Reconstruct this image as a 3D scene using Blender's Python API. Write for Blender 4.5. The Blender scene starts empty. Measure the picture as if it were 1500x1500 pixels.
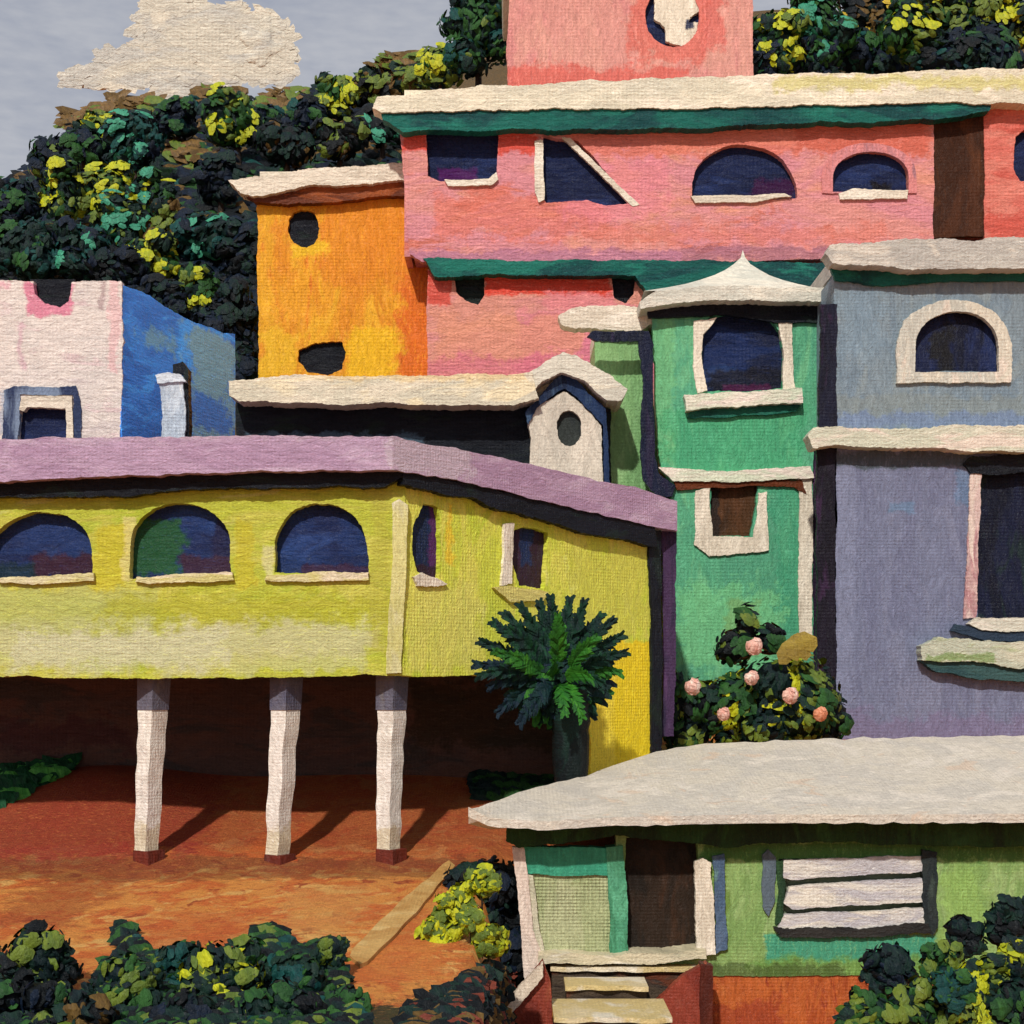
import bpy, bmesh, math, random
from mathutils import Vector, noise
from mathutils.geometry import tessellate_polygon
C = bpy.context.scene
COL = C.collection
F = 2083.333          # focal length in photo pixels (1500 px wide, 50 mm on 36 mm)
CZ = 6.0              # eye height
HOR = 1000.0          # image row of the horizon
# ---------------------------------------------------------------- camera
cam_d = bpy.data.cameras.new('camera'); cam = bpy.data.objects.new('camera', cam_d); COL.objects.link(cam)
cam.location = (0, 0, CZ); cam.rotation_euler = (math.radians(90), 0, 0)
cam_d.lens = 50; cam_d.sensor_width = 36; cam_d.shift_y = 250/1500
cam_d.clip_start = .1; cam_d.clip_end = 3000
C.camera = cam
# ---------------------------------------------------------------- sky + sun
SUN = Vector((-.20, -.74, .64)).normalized()
w = bpy.data.worlds.new("World"); C.world = w; w.use_nodes = True
nt = w.node_tree; bg = nt.nodes['Background']
sk = nt.nodes.new('ShaderNodeTexSky'); sk.sky_type = 'NISHITA'; sk.sun_disc = False
sk.sun_elevation = math.asin(SUN.z); sk.sun_rotation = math.atan2(SUN.x, SUN.y) % (2*math.pi)
sk.air_density = 1.0; sk.dust_density = 4.0
tc = nt.nodes.new('ShaderNodeTexCoord')
def wnoise(scale, vec, det=4):
    m = nt.nodes.new('ShaderNodeVectorMath'); m.operation = 'MULTIPLY'; m.inputs[1].default_value = vec
    nt.links.new(tc.outputs['Generated'], m.inputs[0])
    n = nt.nodes.new('ShaderNodeTexNoise'); n.inputs['Scale'].default_value = scale; n.inputs['Detail'].default_value = det
    nt.links.new(m.outputs[0], n.inputs['Vector']); return n
n1 = wnoise(7, (1, 1, 1.6)); n2 = wnoise(60, (1, 1, 3.5), 6)
ov = nt.nodes.new('ShaderNodeMix'); ov.data_type = 'RGBA'       # overcast veil with mottled tone
ov.inputs[6].default_value = (3.4, 3.65, 4.4, 1); ov.inputs[7].default_value = (4.9, 5.0, 5.4, 1)
add = nt.nodes.new('ShaderNodeMath'); add.operation = 'MULTIPLY_ADD'; add.inputs[1].default_value = .55
nt.links.new(n2.outputs[0], add.inputs[0]); nt.links.new(n1.outputs[0], add.inputs[2])
mr = nt.nodes.new('ShaderNodeMapRange'); mr.inputs[1].default_value = .55; mr.inputs[2].default_value = 1.0
nt.links.new(add.outputs[0], mr.inputs[0]); nt.links.new(mr.outputs[0], ov.inputs[0])
mx = nt.nodes.new('ShaderNodeMix'); mx.data_type = 'RGBA'; mx.inputs[0].default_value = .86
nt.links.new(sk.outputs[0], mx.inputs[6]); nt.links.new(ov.outputs[2], mx.inputs[7])
nt.links.new(mx.outputs[2], bg.inputs[0]); bg.inputs[1].default_value = .105
sd = bpy.data.lights.new('sun', 'SUN'); sd.energy = 3.6; sd.angle = math.radians(1.6); sd.color = (1, .96, .89)
so = bpy.data.objects.new('sun', sd); COL.objects.link(so); so.location = (0, 0, 60)
so.rotation_euler = (-SUN).to_track_quat('-Z', 'Y').to_euler()
C.view_settings.view_transform = 'Standard'; C.view_settings.look = 'None'
C.view_settings.exposure = -0.02; C.view_settings.gamma = 1
# ---------------------------------------------------------------- helpers
def tag(o, label=None, cat=None, group=None, kind=None):
    if label: o['label'] = label
    if cat: o['category'] = cat
    if group: o['group'] = group
    if kind: o['kind'] = kind
    return o
ORG = {}
def root(name, loc, label, cat, group=None):
    e = bpy.data.objects.new(name, None); COL.objects.link(e); e.location = loc; e.empty_display_size = .3
    ORG[e.name] = Vector(loc); return tag(e, label, cat, group)
class MB:
    def __init__(s): s.v = []; s.f = []; s.m = []
    def vert(s, p): s.v.append(Vector(p)); return len(s.v)-1
    def face(s, ids, mi=0): s.f.append(list(ids)); s.m.append(mi)
    def poly(s, pts, mi=0): s.face([s.vert(p) for p in pts], mi)
    def box(s, x0, x1, y0, y1, z0, z1, mi=0):
        i = [s.vert(p) for p in ((x0,y0,z0),(x1,y0,z0),(x1,y1,z0),(x0,y1,z0),(x0,y0,z1),(x1,y0,z1),(x1,y1,z1),(x0,y1,z1))]
        for q in ((0,3,2,1),(4,5,6,7),(0,1,5,4),(1,2,6,5),(2,3,7,6),(3,0,4,7)): s.face([i[k] for k in q], mi)
    def prism(s, bot, top, mi=0):
        n = len(bot); a = [s.vert(p) for p in bot]; b = [s.vert(p) for p in top]
        s.face(a[::-1], mi); s.face(b, mi)
        for k in range(n): s.face((a[k], a[(k+1) % n], b[(k+1) % n], b[k]), mi)
    def build(s, name, mats, parent=None, smooth=False, fix=True):
        if not isinstance(mats, (list, tuple)): mats = [mats]
        off = ORG[parent.name] if parent else Vector((0, 0, 0))
        me = bpy.data.meshes.new(name); me.from_pydata([v-off for v in s.v], [], s.f)
        for m in mats: me.materials.append(m)
        me.polygons.foreach_set('material_index', s.m)
        if fix:
            bm = bmesh.new(); bm.from_mesh(me); bmesh.ops.recalc_face_normals(bm, faces=bm.faces); bm.to_mesh(me); bm.free()
        if smooth: me.polygons.foreach_set('use_smooth', [True]*len(me.polygons))
        o = bpy.data.objects.new(name, me); COL.objects.link(o)
        if parent: o.parent = parent
        ORG[o.name] = off
        return o
class Plane:            # an upright wall plane seen by the camera
    def __init__(s, D, x0=None, x1=None, D1=None):
        if x0 is None: s.A = Vector((0, D)); s.u = Vector((1, 0)); s.D = D
        else:
            s.A = Vector(((x0-750)/F*D, D)); B = Vector(((x1-750)/F*D1, D1)); s.u = (B-s.A).normalized(); s.D = (D+D1)/2
        s.n = Vector((s.u.y, -s.u.x)); s.px = s.D/F
    def pt(s, px, py, off=0):
        rx = (px-750)/F; t = (s.A.dot(s.n)+off)/(rx*s.n.x+s.n.y)
        return Vector((t*rx, t, CZ+t*(HOR-py)/F))
    def uv(s, px, py, off=0):
        p = s.pt(px, py, off); return Vector(((Vector((p.x, p.y))-s.A).dot(s.u), p.z))
    def to3(s, q, off=0):
        p = s.A+s.u*q[0]+s.n*off; return Vector((p.x, p.y, q[1]))
def resample(loop, step):
    out = []
    for i, a in enumerate(loop):
        b = loop[(i+1) % len(loop)]; L = (b-a).length; n = max(1, int(L/step))
        for k in range(n): out.append(a.lerp(b, k/n))
    return out
WS = [0.0]
def wobble(loop, amp, px):
    WS[0] += 7.3; out = []
    for p in loop:
        q = Vector((p[0]/(46*px), p[1]/(46*px), WS[0])); r = Vector((p[0]/(11*px), p[1]/(11*px), WS[0]+50))
        a = noise.noise_vector(q); b = noise.noise_vector(r); c = noise.noise_vector(Vector((p[0]/(3.4*px), p[1]/(3.4*px), WS[0]+90)))
        out.append(Vector((p[0]+(a[0]*1.1+b[0]*.42+c[0]*.34)*amp*px, p[1]+(a[1]*1.1+b[1]*.42+c[1]*.34)*amp*px)))
    return out
def slab(mb, pl, outer, holes=(), f=0, b=-.25, wob=3.0, mi=0, step=2, hw=None):
    loops = []
    for k, lp in enumerate([outer]+list(holes)):
        uv = [pl.uv(x, y, f) for x, y in lp]
        uv = resample(uv, step*pl.px); a = wob if k == 0 or hw is None else hw
        if a: uv = wobble(uv, a, pl.px)
        loops.append(uv)
    flat = [q for lp in loops for q in lp]
    tris = tessellate_polygon([[Vector((q[0], q[1], 0)) for q in lp] for lp in loops])
    fr = [mb.vert(pl.to3(q, f)) for q in flat]; bk = [mb.vert(pl.to3(q, b)) for q in flat]
    for t in tris: mb.face([fr[i] for i in t], mi); mb.face([bk[i] for i in t][::-1], mi)
    o = 0
    for lp in loops:
        n = len(lp)
        for i in range(n):
            j = (i+1) % n; mb.face((fr[o+i], fr[o+j], bk[o+j], bk[o+i]), mi)
        o += n
    return mb
def S(name, mat, parent, pl, outer, holes=(), deck=None, **k):
    mb = slab(MB(), pl, outer, holes, **k)
    if deck:        # roof deck behind the eave, kept within the walls
        x0, x1, y0, y1, dep = deck; a = pl.pt(x0, y0, 0); b = pl.pt(x1, y1, 0)
        mb.box(a.x, b.x, a.y-k.get('b', 0)-.02, a.y+dep, b.z, a.z)
    return mb.build(name, mat, parent)
def rect(x0, x1, y0, y1): return [(x0, y0), (x1, y0), (x1, y1), (x0, y1)]
def arch(x0, x1, yt, yb, sp=None, n=18, skew=0):
    sp = yb if sp is None else sp; cx = (x0+x1)/2; r = (x1-x0)/2; out = []
    for k in range(n+1):
        a = math.pi*(1-k/n); out.append((cx+r*math.cos(a)+skew*math.sin(a), sp-(sp-yt)*math.sin(a)**.85))
    if sp < yb: out += [(x1, yb), (x0, yb)]
    else: out += [(x1-2, yb+.5), (x0+2, yb+.5)]
    return out
def oval(cx, cy, rx, ry, n=24): return [(cx+rx*math.cos(2*math.pi*k/n), cy+ry*math.sin(2*math.pi*k/n)) for k in range(n)]
def grow(loop, d):
    cx = sum(p[0] for p in loop)/len(loop); cy = sum(p[1] for p in loop)/len(loop); out = []
    for x, y in loop:
        l = math.hypot(x-cx, y-cy) or 1; out.append((x+(x-cx)/l*d, y+(y-cy)/l*d))
    return out
def sides(mb, pl, x0, x1, yt, yb, depth, mi=0, th=.2, inset=.03):
    """side walls, back wall and floor closing a frontal facade into a building"""
    a = pl.pt(x0, yt, 0); b = pl.pt(x1, yb, 0); X0, X1, zt, zb = a.x+inset, b.x-inset, a.z-.03, b.z
    y0 = a.y+.26; y1 = a.y+depth
    mb.box(X0, X0+th, y0, y1, zb, zt, mi); mb.box(X1-th, X1, y0, y1, zb, zt, mi); mb.box(X0+th+.002, X1-th-.002, y1-th, y1, zb, zt, mi)
# ---------------------------------------------------------------- painted surfaces
def lin(c):
    return tuple(((v/255)/12.92 if v/255 <= .04045 else ((v/255+.055)/1.055)**2.4) for v in c)+(1,)
class NT:
    def __init__(s, m): s.t = m.node_tree; s.n = s.t.nodes; s.l = s.t.links
    def new(s, t, **k):
        o = s.n.new(t)
        for a, b in k.items(): setattr(o, a, b)
        return o
    def put(s, sock, v):
        if hasattr(v, 'links'): s.l.new(v, sock)
        else: sock.default_value = v
    def math(s, op, a, b=0.0, c=0.0, clamp=False):
        o = s.new('ShaderNodeMath', operation=op, use_clamp=clamp)
        s.put(o.inputs[0], a); s.put(o.inputs[1], b); s.put(o.inputs[2], c); return o.outputs[0]
    def vm(s, op, a, b=(0, 0, 0)):
        o = s.new('ShaderNodeVectorMath', operation=op); s.put(o.inputs[0], a); s.put(o.inputs[1], b); return o.outputs[0]
    def noise(s, vec, scale=1, det=3, rough=.6, dist=0):
        o = s.new('ShaderNodeTexNoise'); s.l.new(vec, o.inputs['Vector']); o.inputs['Scale'].default_value = scale
        o.inputs['Detail'].default_value = det; o.inputs['Roughness'].default_value = rough; o.inputs['Distortion'].default_value = dist; return o
    def mrange(s, v, a, b, c=0, d=1):
        o = s.new('ShaderNodeMapRange'); s.put(o.inputs[0], v); o.inputs[1].default_value = a; o.inputs[2].default_value = b
        o.inputs[3].default_value = c; o.inputs[4].default_value = d; return o.outputs[0]
    def mix(s, f, a, b, blend='MIX'):
        o = s.new('ShaderNodeMix', data_type='RGBA', blend_type=blend); s.put(o.inputs[0], f); s.put(o.inputs[6], a); s.put(o.inputs[7], b); return o.outputs[2]
GAIN = 1.0
def paint(name, cols, D, d='h', patches=(), rough=.5, bump=1.0, weave=1.0, cell=70, gain=1.0, pl=None, spec=None):
    """thick brushed paint over a woven ground; d: 'h' / 'v' brush direction on upright faces, 'g' lying faces"""
    if spec is None: spec = .16 if max(cols[0]) < 110 else .3
    m = bpy.data.materials.new(name); m.use_nodes = True; t = NT(m); px = D/F
    bs = t.n['Principled BSDF']; geo = t.new('ShaderNodeNewGeometry'); P = geo.outputs['Position']
    sep = t.new('ShaderNodeSeparateXYZ'); t.l.new(P, sep.inputs[0]); X, Y, Z = sep.outputs
    U = t.math('MULTIPLY_ADD', Y, .62 if d != 'g' else 0.0, X); V = Z if d != 'g' else t.math('ADD', Y, Z)
    cb = t.new('ShaderNodeCombineXYZ'); t.l.new(U, cb.inputs[0]); t.l.new(V, cb.inputs[1]); Q = t.vm('SCALE', cb.outputs[0])
    Q.node.inputs[3].default_value = 1/px           # photo pixels at this distance
    seed = random.Random(name).uniform(0, 900)
    Q = t.vm('ADD', Q, (seed*0, 0, seed))
    jit = t.noise(Q, 1/30, 5, .7)
    jv = t.vm('SUBTRACT', jit.outputs['Color'], (.5, .5, .5))
    st = {'h': (1, 3.2, 1), 'v': (3.2, 1, 1), 'g': (1.3, 1.1, 1)}[d]
    Qs = t.vm('MULTIPLY', Q, st)
    base = lin(cols[0]); col = base
    big = t.noise(Qs, 1/(cell*2.2), 5, .62, .8).outputs[0]
    if len(cols) > 1: col = t.mix(t.mrange(big, .45, .56), col, lin(cols[1]))
    if len(cols) > 2:
        b2 = t.noise(t.vm('ADD', Qs, (311, 97, 40)), 1/(cell*1.7), 5, .6, .8).outputs[0]
        col = t.mix(t.mrange(b2, .54, .62), col, lin(cols[2]))
    if len(cols) > 3:
        b3 = t.noise(t.vm('ADD', Qs, (-211, 397, 90)), 1/(cell*1.2), 5, .6, .8).outputs[0]
        col = t.mix(t.mrange(b3, .60, .66), col, lin(cols[3]))
    for (x0, x1, y0, y1, c, soft, op) in patches:    # hand-laid areas of another paint, in places painted shade; edges ragged
        if d == 'g':
            cx, cz, hx, hz = (x0+x1)/2, (y0+y1)/2, abs(x1-x0)/2, abs(y1-y0)/2; ca, cc = X, Y
        else:
            p = pl or Plane(D); a = p.pt(x0, y0); b = p.pt(x1, y1)
            cx, cz, hx, hz = (a.x+b.x)/2, (a.z+b.z)/2, abs(b.x-a.x)/2, abs(b.z-a.z)/2; ca, cc = X, Z
        sj = t.new('ShaderNodeSeparateXYZ'); t.l.new(jv, sj.inputs[0])
        ax = t.math('MULTIPLY_ADD', sj.outputs[0], soft*5.5*px, ca); az = t.math('MULTIPLY_ADD', sj.outputs[1], soft*5.5*px, cc)
        dx = t.math('SUBTRACT', t.math('ABSOLUTE', t.math('SUBTRACT', ax, cx)), hx)
        dz = t.math('SUBTRACT', t.math('ABSOLUTE', t.math('SUBTRACT', az, cz)), hz)
        mk = t.mrange(t.math('MAXIMUM', dx, dz), soft*.35*px, -soft*.35*px, 0, op)
        col = t.mix(mk, col, lin(c))
    # bristle streaks
    ss = {'h': (1/34, 1/3.2, 1), 'v': (1/3.2, 1/34, 1), 'g': (1/14, 1/5, 1)}[d]
    wv = t.vm('MULTIPLY', t.vm('ADD', Q, t.vm('SCALE', jv)), ss)
    wv.node.inputs[0].links[0].from_node.inputs[1].links[0].from_node.inputs[3].default_value = 12
    strk = t.noise(wv, 1, 4, .7, .3).outputs[0]
    lt2 = t.mix(.55, col, lin(tuple(min(255, v*1.18+10) for v in cols[0]))); dk2 = t.mix(.6, col, lin(tuple(v*.8 for v in cols[-1])))
    col = t.mix(t.mrange(strk, .56, .66, 0, .55), col, lt2); col = t.mix(t.mrange(strk, .44, .34, 0, .5), col, dk2)
    # woven ground
    sq = t.new('ShaderNodeSeparateXYZ'); t.l.new(t.vm('ADD', Q, jv), sq.inputs[0])
    w1 = t.math('SINE', t.math('MULTIPLY', sq.outputs[0], 2*math.pi/5.6)); w2 = t.math('SINE', t.math('MULTIPLY', sq.outputs[1], 2*math.pi/4.9))
    wav = t.math('ADD', w1, t.math('MULTIPLY', w2, .7))
    thin = t.mrange(t.noise(Q, 1/55, 3).outputs[0], .38, .62, .25, 1)     # thick paint hides the weave
    wav = t.math('MULTIPLY', wav, thin)
    ridge = t.noise(t.vm('MULTIPLY', Q, {'h': (.55, 1.2, 1), 'v': (1.2, .55, 1), 'g': (.8, 1, 1)}[d]), 1/13, 5, .7, 2.2).outputs[0]
    speck = t.noise(Q, 1/3.0, 2, .5).outputs[0]
    val = t.math('ADD', t.math('ADD', t.mrange(strk, .25, .75, .84, 1.10), t.mrange(ridge, .3, .7, -.07, .13)), t.math('MULTIPLY', wav, .035*weave))
    val = t.math('ADD', val, t.mrange(speck, .3, .7, -.07, .07))
    hsv = t.new('ShaderNodeHueSaturation'); t.put(hsv.inputs['Color'], col); t.l.new(t.math('MULTIPLY', val, gain*GAIN), hsv.inputs['Value'])
    t.l.new(hsv.outputs[0], bs.inputs['Base Color'])
    h = t.math('ADD', t.math('MULTIPLY', strk, 1.7), t.math('MULTIPLY', wav, .36*weave))
    h = t.math('ADD', h, t.math('MULTIPLY', ridge, 5.5)); h = t.math('ADD', h, t.math('MULTIPLY', speck, .6))
    bp = t.new('ShaderNodeBump'); t.l.new(h, bp.inputs['Height']); bp.inputs['Distance'].default_value = px*.75*bump; bp.inputs['Strength'].default_value = .8
    t.l.new(bp.outputs[0], bs.inputs['Normal'])
    t.l.new(t.mrange(speck, .3, .7, rough-.2, rough+.15), bs.inputs['Roughness']); bs.inputs['Specular IOR Level'].default_value = spec
    return m
def M(name, *c, D=30, **k): return paint(name, list(c), D, **k)
def Pp(x0, x1, y0, y1, c, soft=8, op=1.0): return (x0, x1, y0, y1, c, soft, op)
# ---------------------------------------------------------------- terrain
def ss(a, b, v):
    v = max(0, min(1, (v-a)/(b-a))); return v*v*(3-2*v)
def interp(tab, v):
    if v <= tab[0][0]: return tab[0][1]
    for (a, b), (c, d) in zip(tab, tab[1:]):
        if v <= c: return b+(d-b)*(v-a)/(c-a)
    return tab[-1][1]
CREST = [(-900, 400), (-200, 330), (0, 285), (60, 235), (130, 175), (200, 172), (300, 146), (420, 156), (480, 130), (600, 105), (760, 60), (1000, 30), (1500, 20), (2200, 90)]
def terrain(x, y):
    L = interp([(-50, -6), (0, -5), (10, -4.1), (15, -3.66), (20, -3.42), (24, -3.16), (26, -2.72), (29.5, -1.7), (34, .8), (38, 4.2), (43, 7.4), (48, 10.8), (54, 15.6), (60, 20.5)], y)
    R = interp([(-50, -7), (20, -5.6), (22, -5.4), (28, -1.7), (33, -1.3), (36, 1.2), (43, 7.0), (48, 10.8), (54, 15.6), (60, 20.5)], y)
    z = L+(R-L)*ss(-.5, .12, x)*(1-ss(23, 28.5, y)*(1-ss(1.5, 4.5, x)))
    if y > 54:
        px = 750+x/max(y, 1)*F; zc = (HOR-interp(CREST, px))/F*76
        t = ss(54, 76, y); z = 15.6+(zc-15.6)*min(1, (y-54)/22)
        if y > 76: z = zc*max(.25, 1-(y-76)/260)
    z += .45*math.exp(-((x+8.0)/1.9)**2-((y-27.6)/1.4)**2)
    n = noise.noise(Vector((x/3, y/3, 1)))*.10+noise.noise(Vector((x/9, y/9, 4)))*.25
    if y > 46: n *= 2.5
    if y < 26: n *= .6
    return CZ+z+n
def hit(px, py, drop=0.0, d0=9):
    d = d0
    while d < 130:
        x = (px-750)/F*d; z = CZ+(HOR-py)/F*d
        if z-drop*d/F <= terrain(x, d):
            lo, hi = d-.1, d
            for _ in range(10):
                m_ = (lo+hi)/2; x = (px-750)/F*m_; z = CZ+(HOR-py)/F*m_
                if z-drop*m_/F <= terrain(x, m_): hi = m_
                else: lo = m_
            return Vector((x, hi, z))
        d += .1
    return Vector((x, d, z))
earth = paint('red_earth', [(218, 142, 68), (204, 106, 50), (226, 170, 96), (166, 76, 40)], 20, 'g', [
    (-5.2, -3.6, 18.5, 21, (196, 92, 44), 50, .6), (-3.4, -2.2, 19.5, 22.5, (214, 154, 84), 50, .5), (-7.6, -6.2, 20, 23.4, (150, 66, 36), 50, .55), (-2.0, -.9, 17, 20.5, (206, 110, 50), 50, .6),
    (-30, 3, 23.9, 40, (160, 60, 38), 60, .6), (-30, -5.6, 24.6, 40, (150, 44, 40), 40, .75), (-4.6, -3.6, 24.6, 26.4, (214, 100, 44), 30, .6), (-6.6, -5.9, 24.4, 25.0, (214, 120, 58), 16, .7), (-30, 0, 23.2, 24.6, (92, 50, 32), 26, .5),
    (-80, 80, 42, 400, (84, 68, 36), 60, 1), (-80, -6.6, 40, 400, (52, 52, 28), 60, .7),
    (-30, 3, 25.2, 29, (150, 66, 36), 30, .45), (-30, .2, 5, 15.9, (26, 44, 26), 40, .95), (-1.0, .3, 5, 16.6, (60, 36, 24), 60, .8)], rough=.6, bump=2.4, weave=.5, cell=44)
mb = MB()
xs = [-400, -250, -160, -110]+[-80+i*.8 for i in range(76)]+[-19+i*.25 for i in range(152)]+[19+i*.8 for i in range(76)]+[85, 110, 160, 250, 400]
ys = [-200, -60, -20, 0]+[3+i*.22 for i in range(140)]+[34+i*.6 for i in range(90)]+[90, 100, 120, 160, 240, 400, 800]
idx = [[mb.vert((x, y, terrain(x, y))) for x in xs] for y in ys]
for j in range(len(ys)-1):
    for i in range(len(xs)-1): mb.face((idx[j][i], idx[j][i+1], idx[j+1][i+1], idx[j+1][i]))
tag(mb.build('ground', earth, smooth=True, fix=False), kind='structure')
# cloud
rng = random.Random(5)
cm = paint('cloud_paint', [(212, 204, 186), (196, 192, 182), (222, 212, 192)], 300, 'h', rough=.9, bump=1.2)
mb = MB()
def ico(mb, c, r, sub=2, amp=.25, fr=1.2, mi=0, sd=0):
    bm = bmesh.new(); bmesh.ops.create_icosphere(bm, subdivisions=sub, radius=1)
    ids = {}
    for v in bm.verts:
        n = v.co.normalized(); k = 1+amp*noise.noise(n*fr+Vector((sd, sd*.7, 0)))*2
        ids[v.index] = mb.vert((c[0]+n.x*r[0]*k, c[1]+n.y*r[1]*k, c[2]+n.z*r[2]*k))
    for f in bm.faces: mb.face([ids[v.index] for v in f.verts], mi)
    bm.free()
for cx, cy, rx, ry in [(150, 118, 55, 14), (205, 98, 55, 26), (245, 62, 45, 42), (240, 30, 32, 26), (300, 78, 55, 48), (345, 72, 52, 48), (385, 68, 38, 42), (400, 98, 30, 24), (330, 30, 40, 16), (245, 140, 20, 30), (270, 12, 26, 14), (235, 160, 12, 15)]:
    s = 300/F; ico(mb, ((cx-750)*s, 300+rng.uniform(-.8, .8), CZ+(HOR-cy)*s), (rx*s*.92, 1.0, ry*s*.9), 4, .16, 2.6, sd=cx*.13)
CLOUD = mb
# ---------------------------------------------------------------- shared paints
navy = lambda n, D, *p: paint(n, [(24, 36, 72), (18, 28, 60), (30, 46, 90)], D, 'h', p, rough=.38)
def cream(n, D, d='h', *p): return paint(n, [(226, 214, 194), (208, 196, 176), (236, 226, 208)], D, d, p)
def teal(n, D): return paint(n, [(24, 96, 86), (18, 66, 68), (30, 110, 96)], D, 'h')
def black(n, D, d='h'): return paint(n, [(22, 26, 36), (16, 20, 28), (26, 38, 36)], D, d, rough=.4)
def window(parent, pl, loop, pane, depth=.2, frame=None, sill=None, fw=10, name='window', sillmat=None, label=None):
    o = S(name, pane, parent, pl, grow(loop, 9), f=-depth, b=-depth-.04, wob=0)
    if frame: S('frame', frame, o, pl, grow(loop, fw), [grow(loop, -.5)], f=.05, b=-.06, wob=2.5, hw=2)
    if sill: S('sill', sillmat or frame, o, pl, rect(*sill), f=.12, b=-.1, wob=2.5)
    if label: o['label'] = label
    return o
# ================================================================ PINK HOUSE
D = 43; pk = Plane(D); pb = Plane(43.35)
r = root('pink_house', (6, D+3, terrain(6, D+3)), 'long two storey pink house with white slab roof, teal strip as eave shade and arched windows', 'house')
pinkw = paint('pink_wall', [(212, 140, 132), (208, 134, 142), (214, 142, 122), (202, 112, 96)], D, 'h', [
    Pp(590, 625, 180, 222, (206, 76, 62)), Pp(728, 785, 186, 224, (210, 78, 64)), Pp(830, 1370, 172, 226, (212, 112, 90), 14, .8),
    Pp(1170, 1360, 178, 222, (200, 96, 76), 12, .8), Pp(600, 1000, 366, 390, (178, 116, 140), 8, .9), Pp(1000, 1370, 362, 384, (150, 96, 116), 8, .7),
    Pp(640, 900, 285, 345, (212, 112, 94), 20, .7), Pp(880, 1300, 330, 355, (214, 118, 100), 16, .6), Pp(820, 980, 230, 320, (222, 128, 142), 22, .6)], cell=90)
holes = [[(625, 190), (730, 192), (729, 262), (716, 268), (640, 266), (627, 258)],
         [(795, 198), (846, 206), (868, 228), (925, 298), (890, 302), (862, 292), (800, 296), (793, 286)],
         arch(1014, 1168, 212, 291, 284, skew=-6), arch(1219, 1332, 221, 283, 262)]
mb = MB(); slab(mb, pk, [(585, 160), (1368, 140), (1368, 366), (1080, 386), (620, 384), (600, 372), (594, 300)], holes, f=0, b=-.3, wob=2.5)
sides(mb, pk, 590, 1368, 165, 372, 8)
mb.box(pk.pt(590, 380).x+.3, pk.pt(1368, 380).x-.3, D+.31, D+7.8, pk.pt(600, 380).z+.2, pk.pt(600, 380).z+.35)
wl = mb.build('wall', pinkw, r)
npk = navy('pink_house_pane', D, Pp(640, 700, 245, 265, (70, 22, 84), 8), Pp(1100, 1165, 262, 290, (52, 20, 60), 10), Pp(1280, 1310, 262, 285, (14, 12, 20), 6))
wt = cream('pink_house_trim', D)
o = window(r, pk, holes[0], npk, .25); S('sill', wt, o, pk, [(650, 263), (716, 261), (728, 252), (731, 262), (722, 270), (655, 272)], f=.1, b=-.1, wob=2)
o = window(r, pk, holes[1], npk, .25); o['label'] = 'wedge shaped window cut off by a slanting wall'
S('frame', wt, o, pk, [(783, 206), (795, 204), (798, 292), (790, 296), (784, 280)], f=.08, b=-.1, wob=2)
S('frame', wt, o, pk, [(822, 203), (834, 203), (872, 236), (936, 300), (925, 302), (866, 240)], f=.02, b=-.1, wob=2.4)
o = window(r, pk, holes[2], npk, .25); S('sill', wt, o, pk, [(1012, 288), (1150, 284), (1160, 288), (1100, 296), (1018, 297)], f=.1, b=-.1, wob=2)
rim = paint('pink_rim', [(196, 128, 132), (210, 130, 128), (170, 116, 124)], D, 'v')
o = window(r, pk, holes[3], npk, .25); S('sill', wt, o, pk, [(1228, 284), (1250, 277), (1332, 280), (1330, 292), (1230, 292)], f=.1, b=-.1, wob=2)
S('frame', rim, o, pk, arch(1204, 1343, 209, 284, 264), [arch(1220, 1331, 222, 281, 262)], f=.05, b=-.06, wob=1.5, hw=1)
S('roof', paint('pink_roof', [(232, 222, 196), (214, 206, 182), (238, 226, 204)], D, 'h', [Pp(1130, 1500, 122, 140, (206, 198, 120), 12, .8), Pp(700, 1000, 120, 142, (206, 200, 180), 14, .6)]), r, pk,
  [(548, 158), (556, 142), (640, 132), (740, 124), (1100, 110), (1560, 98), (1560, 149), (1300, 152), (1000, 158), (760, 162), (560, 164)], f=.5, b=-.12, wob=3.5, deck=(592, 1560, 130, 150, 9))
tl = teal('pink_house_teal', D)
S('teal_eave_shade', tl, r, pk, [(556, 158), (1452, 150), (1450, 162), (1370, 176), (1200, 180), (1000, 188), (760, 190), (590, 192), (560, 176)], f=.42, b=.02, wob=3.5)  # teal strip stands in for the shadow under the slab roof
S('floor_beam', tl, r, pk, [(618, 380), (1080, 382), (1220, 384), (1560, 384), (1560, 414), (1300, 416), (1230, 424), (960, 440), (930, 404), (700, 402), (636, 406)], f=.06, b=-.35, wob=3.5)
brown = paint('brown_door_paint', [(72, 40, 22), (56, 30, 16), (84, 48, 26)], D, 'v')
S('door', brown, r, pk, [(1368, 168), (1385, 156), (1436, 154), (1444, 170), (1440, 346), (1364, 348)], f=-.05, b=-.2, wob=2.5)
pinkr = paint('pink_wall_red', [(206, 106, 92), (212, 124, 108), (192, 86, 72)], D, 'h', [Pp(1445, 1560, 310, 360, (196, 80, 66), 14, .8)])
hl = [(1486, 200), (1500, 190), (1550, 190), (1550, 265), (1494, 264), (1485, 248)]
mb = MB(); slab(mb, pk, [(1442, 150), (1560, 140), (1560, 370), (1442, 372)], [hl], f=0, b=-.3, wob=2.5); sides(mb, pk, 1442, 1560, 150, 370, 8)
mb.build('wall', pinkr, r); window(r, pk, hl, npk, .25)
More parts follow.
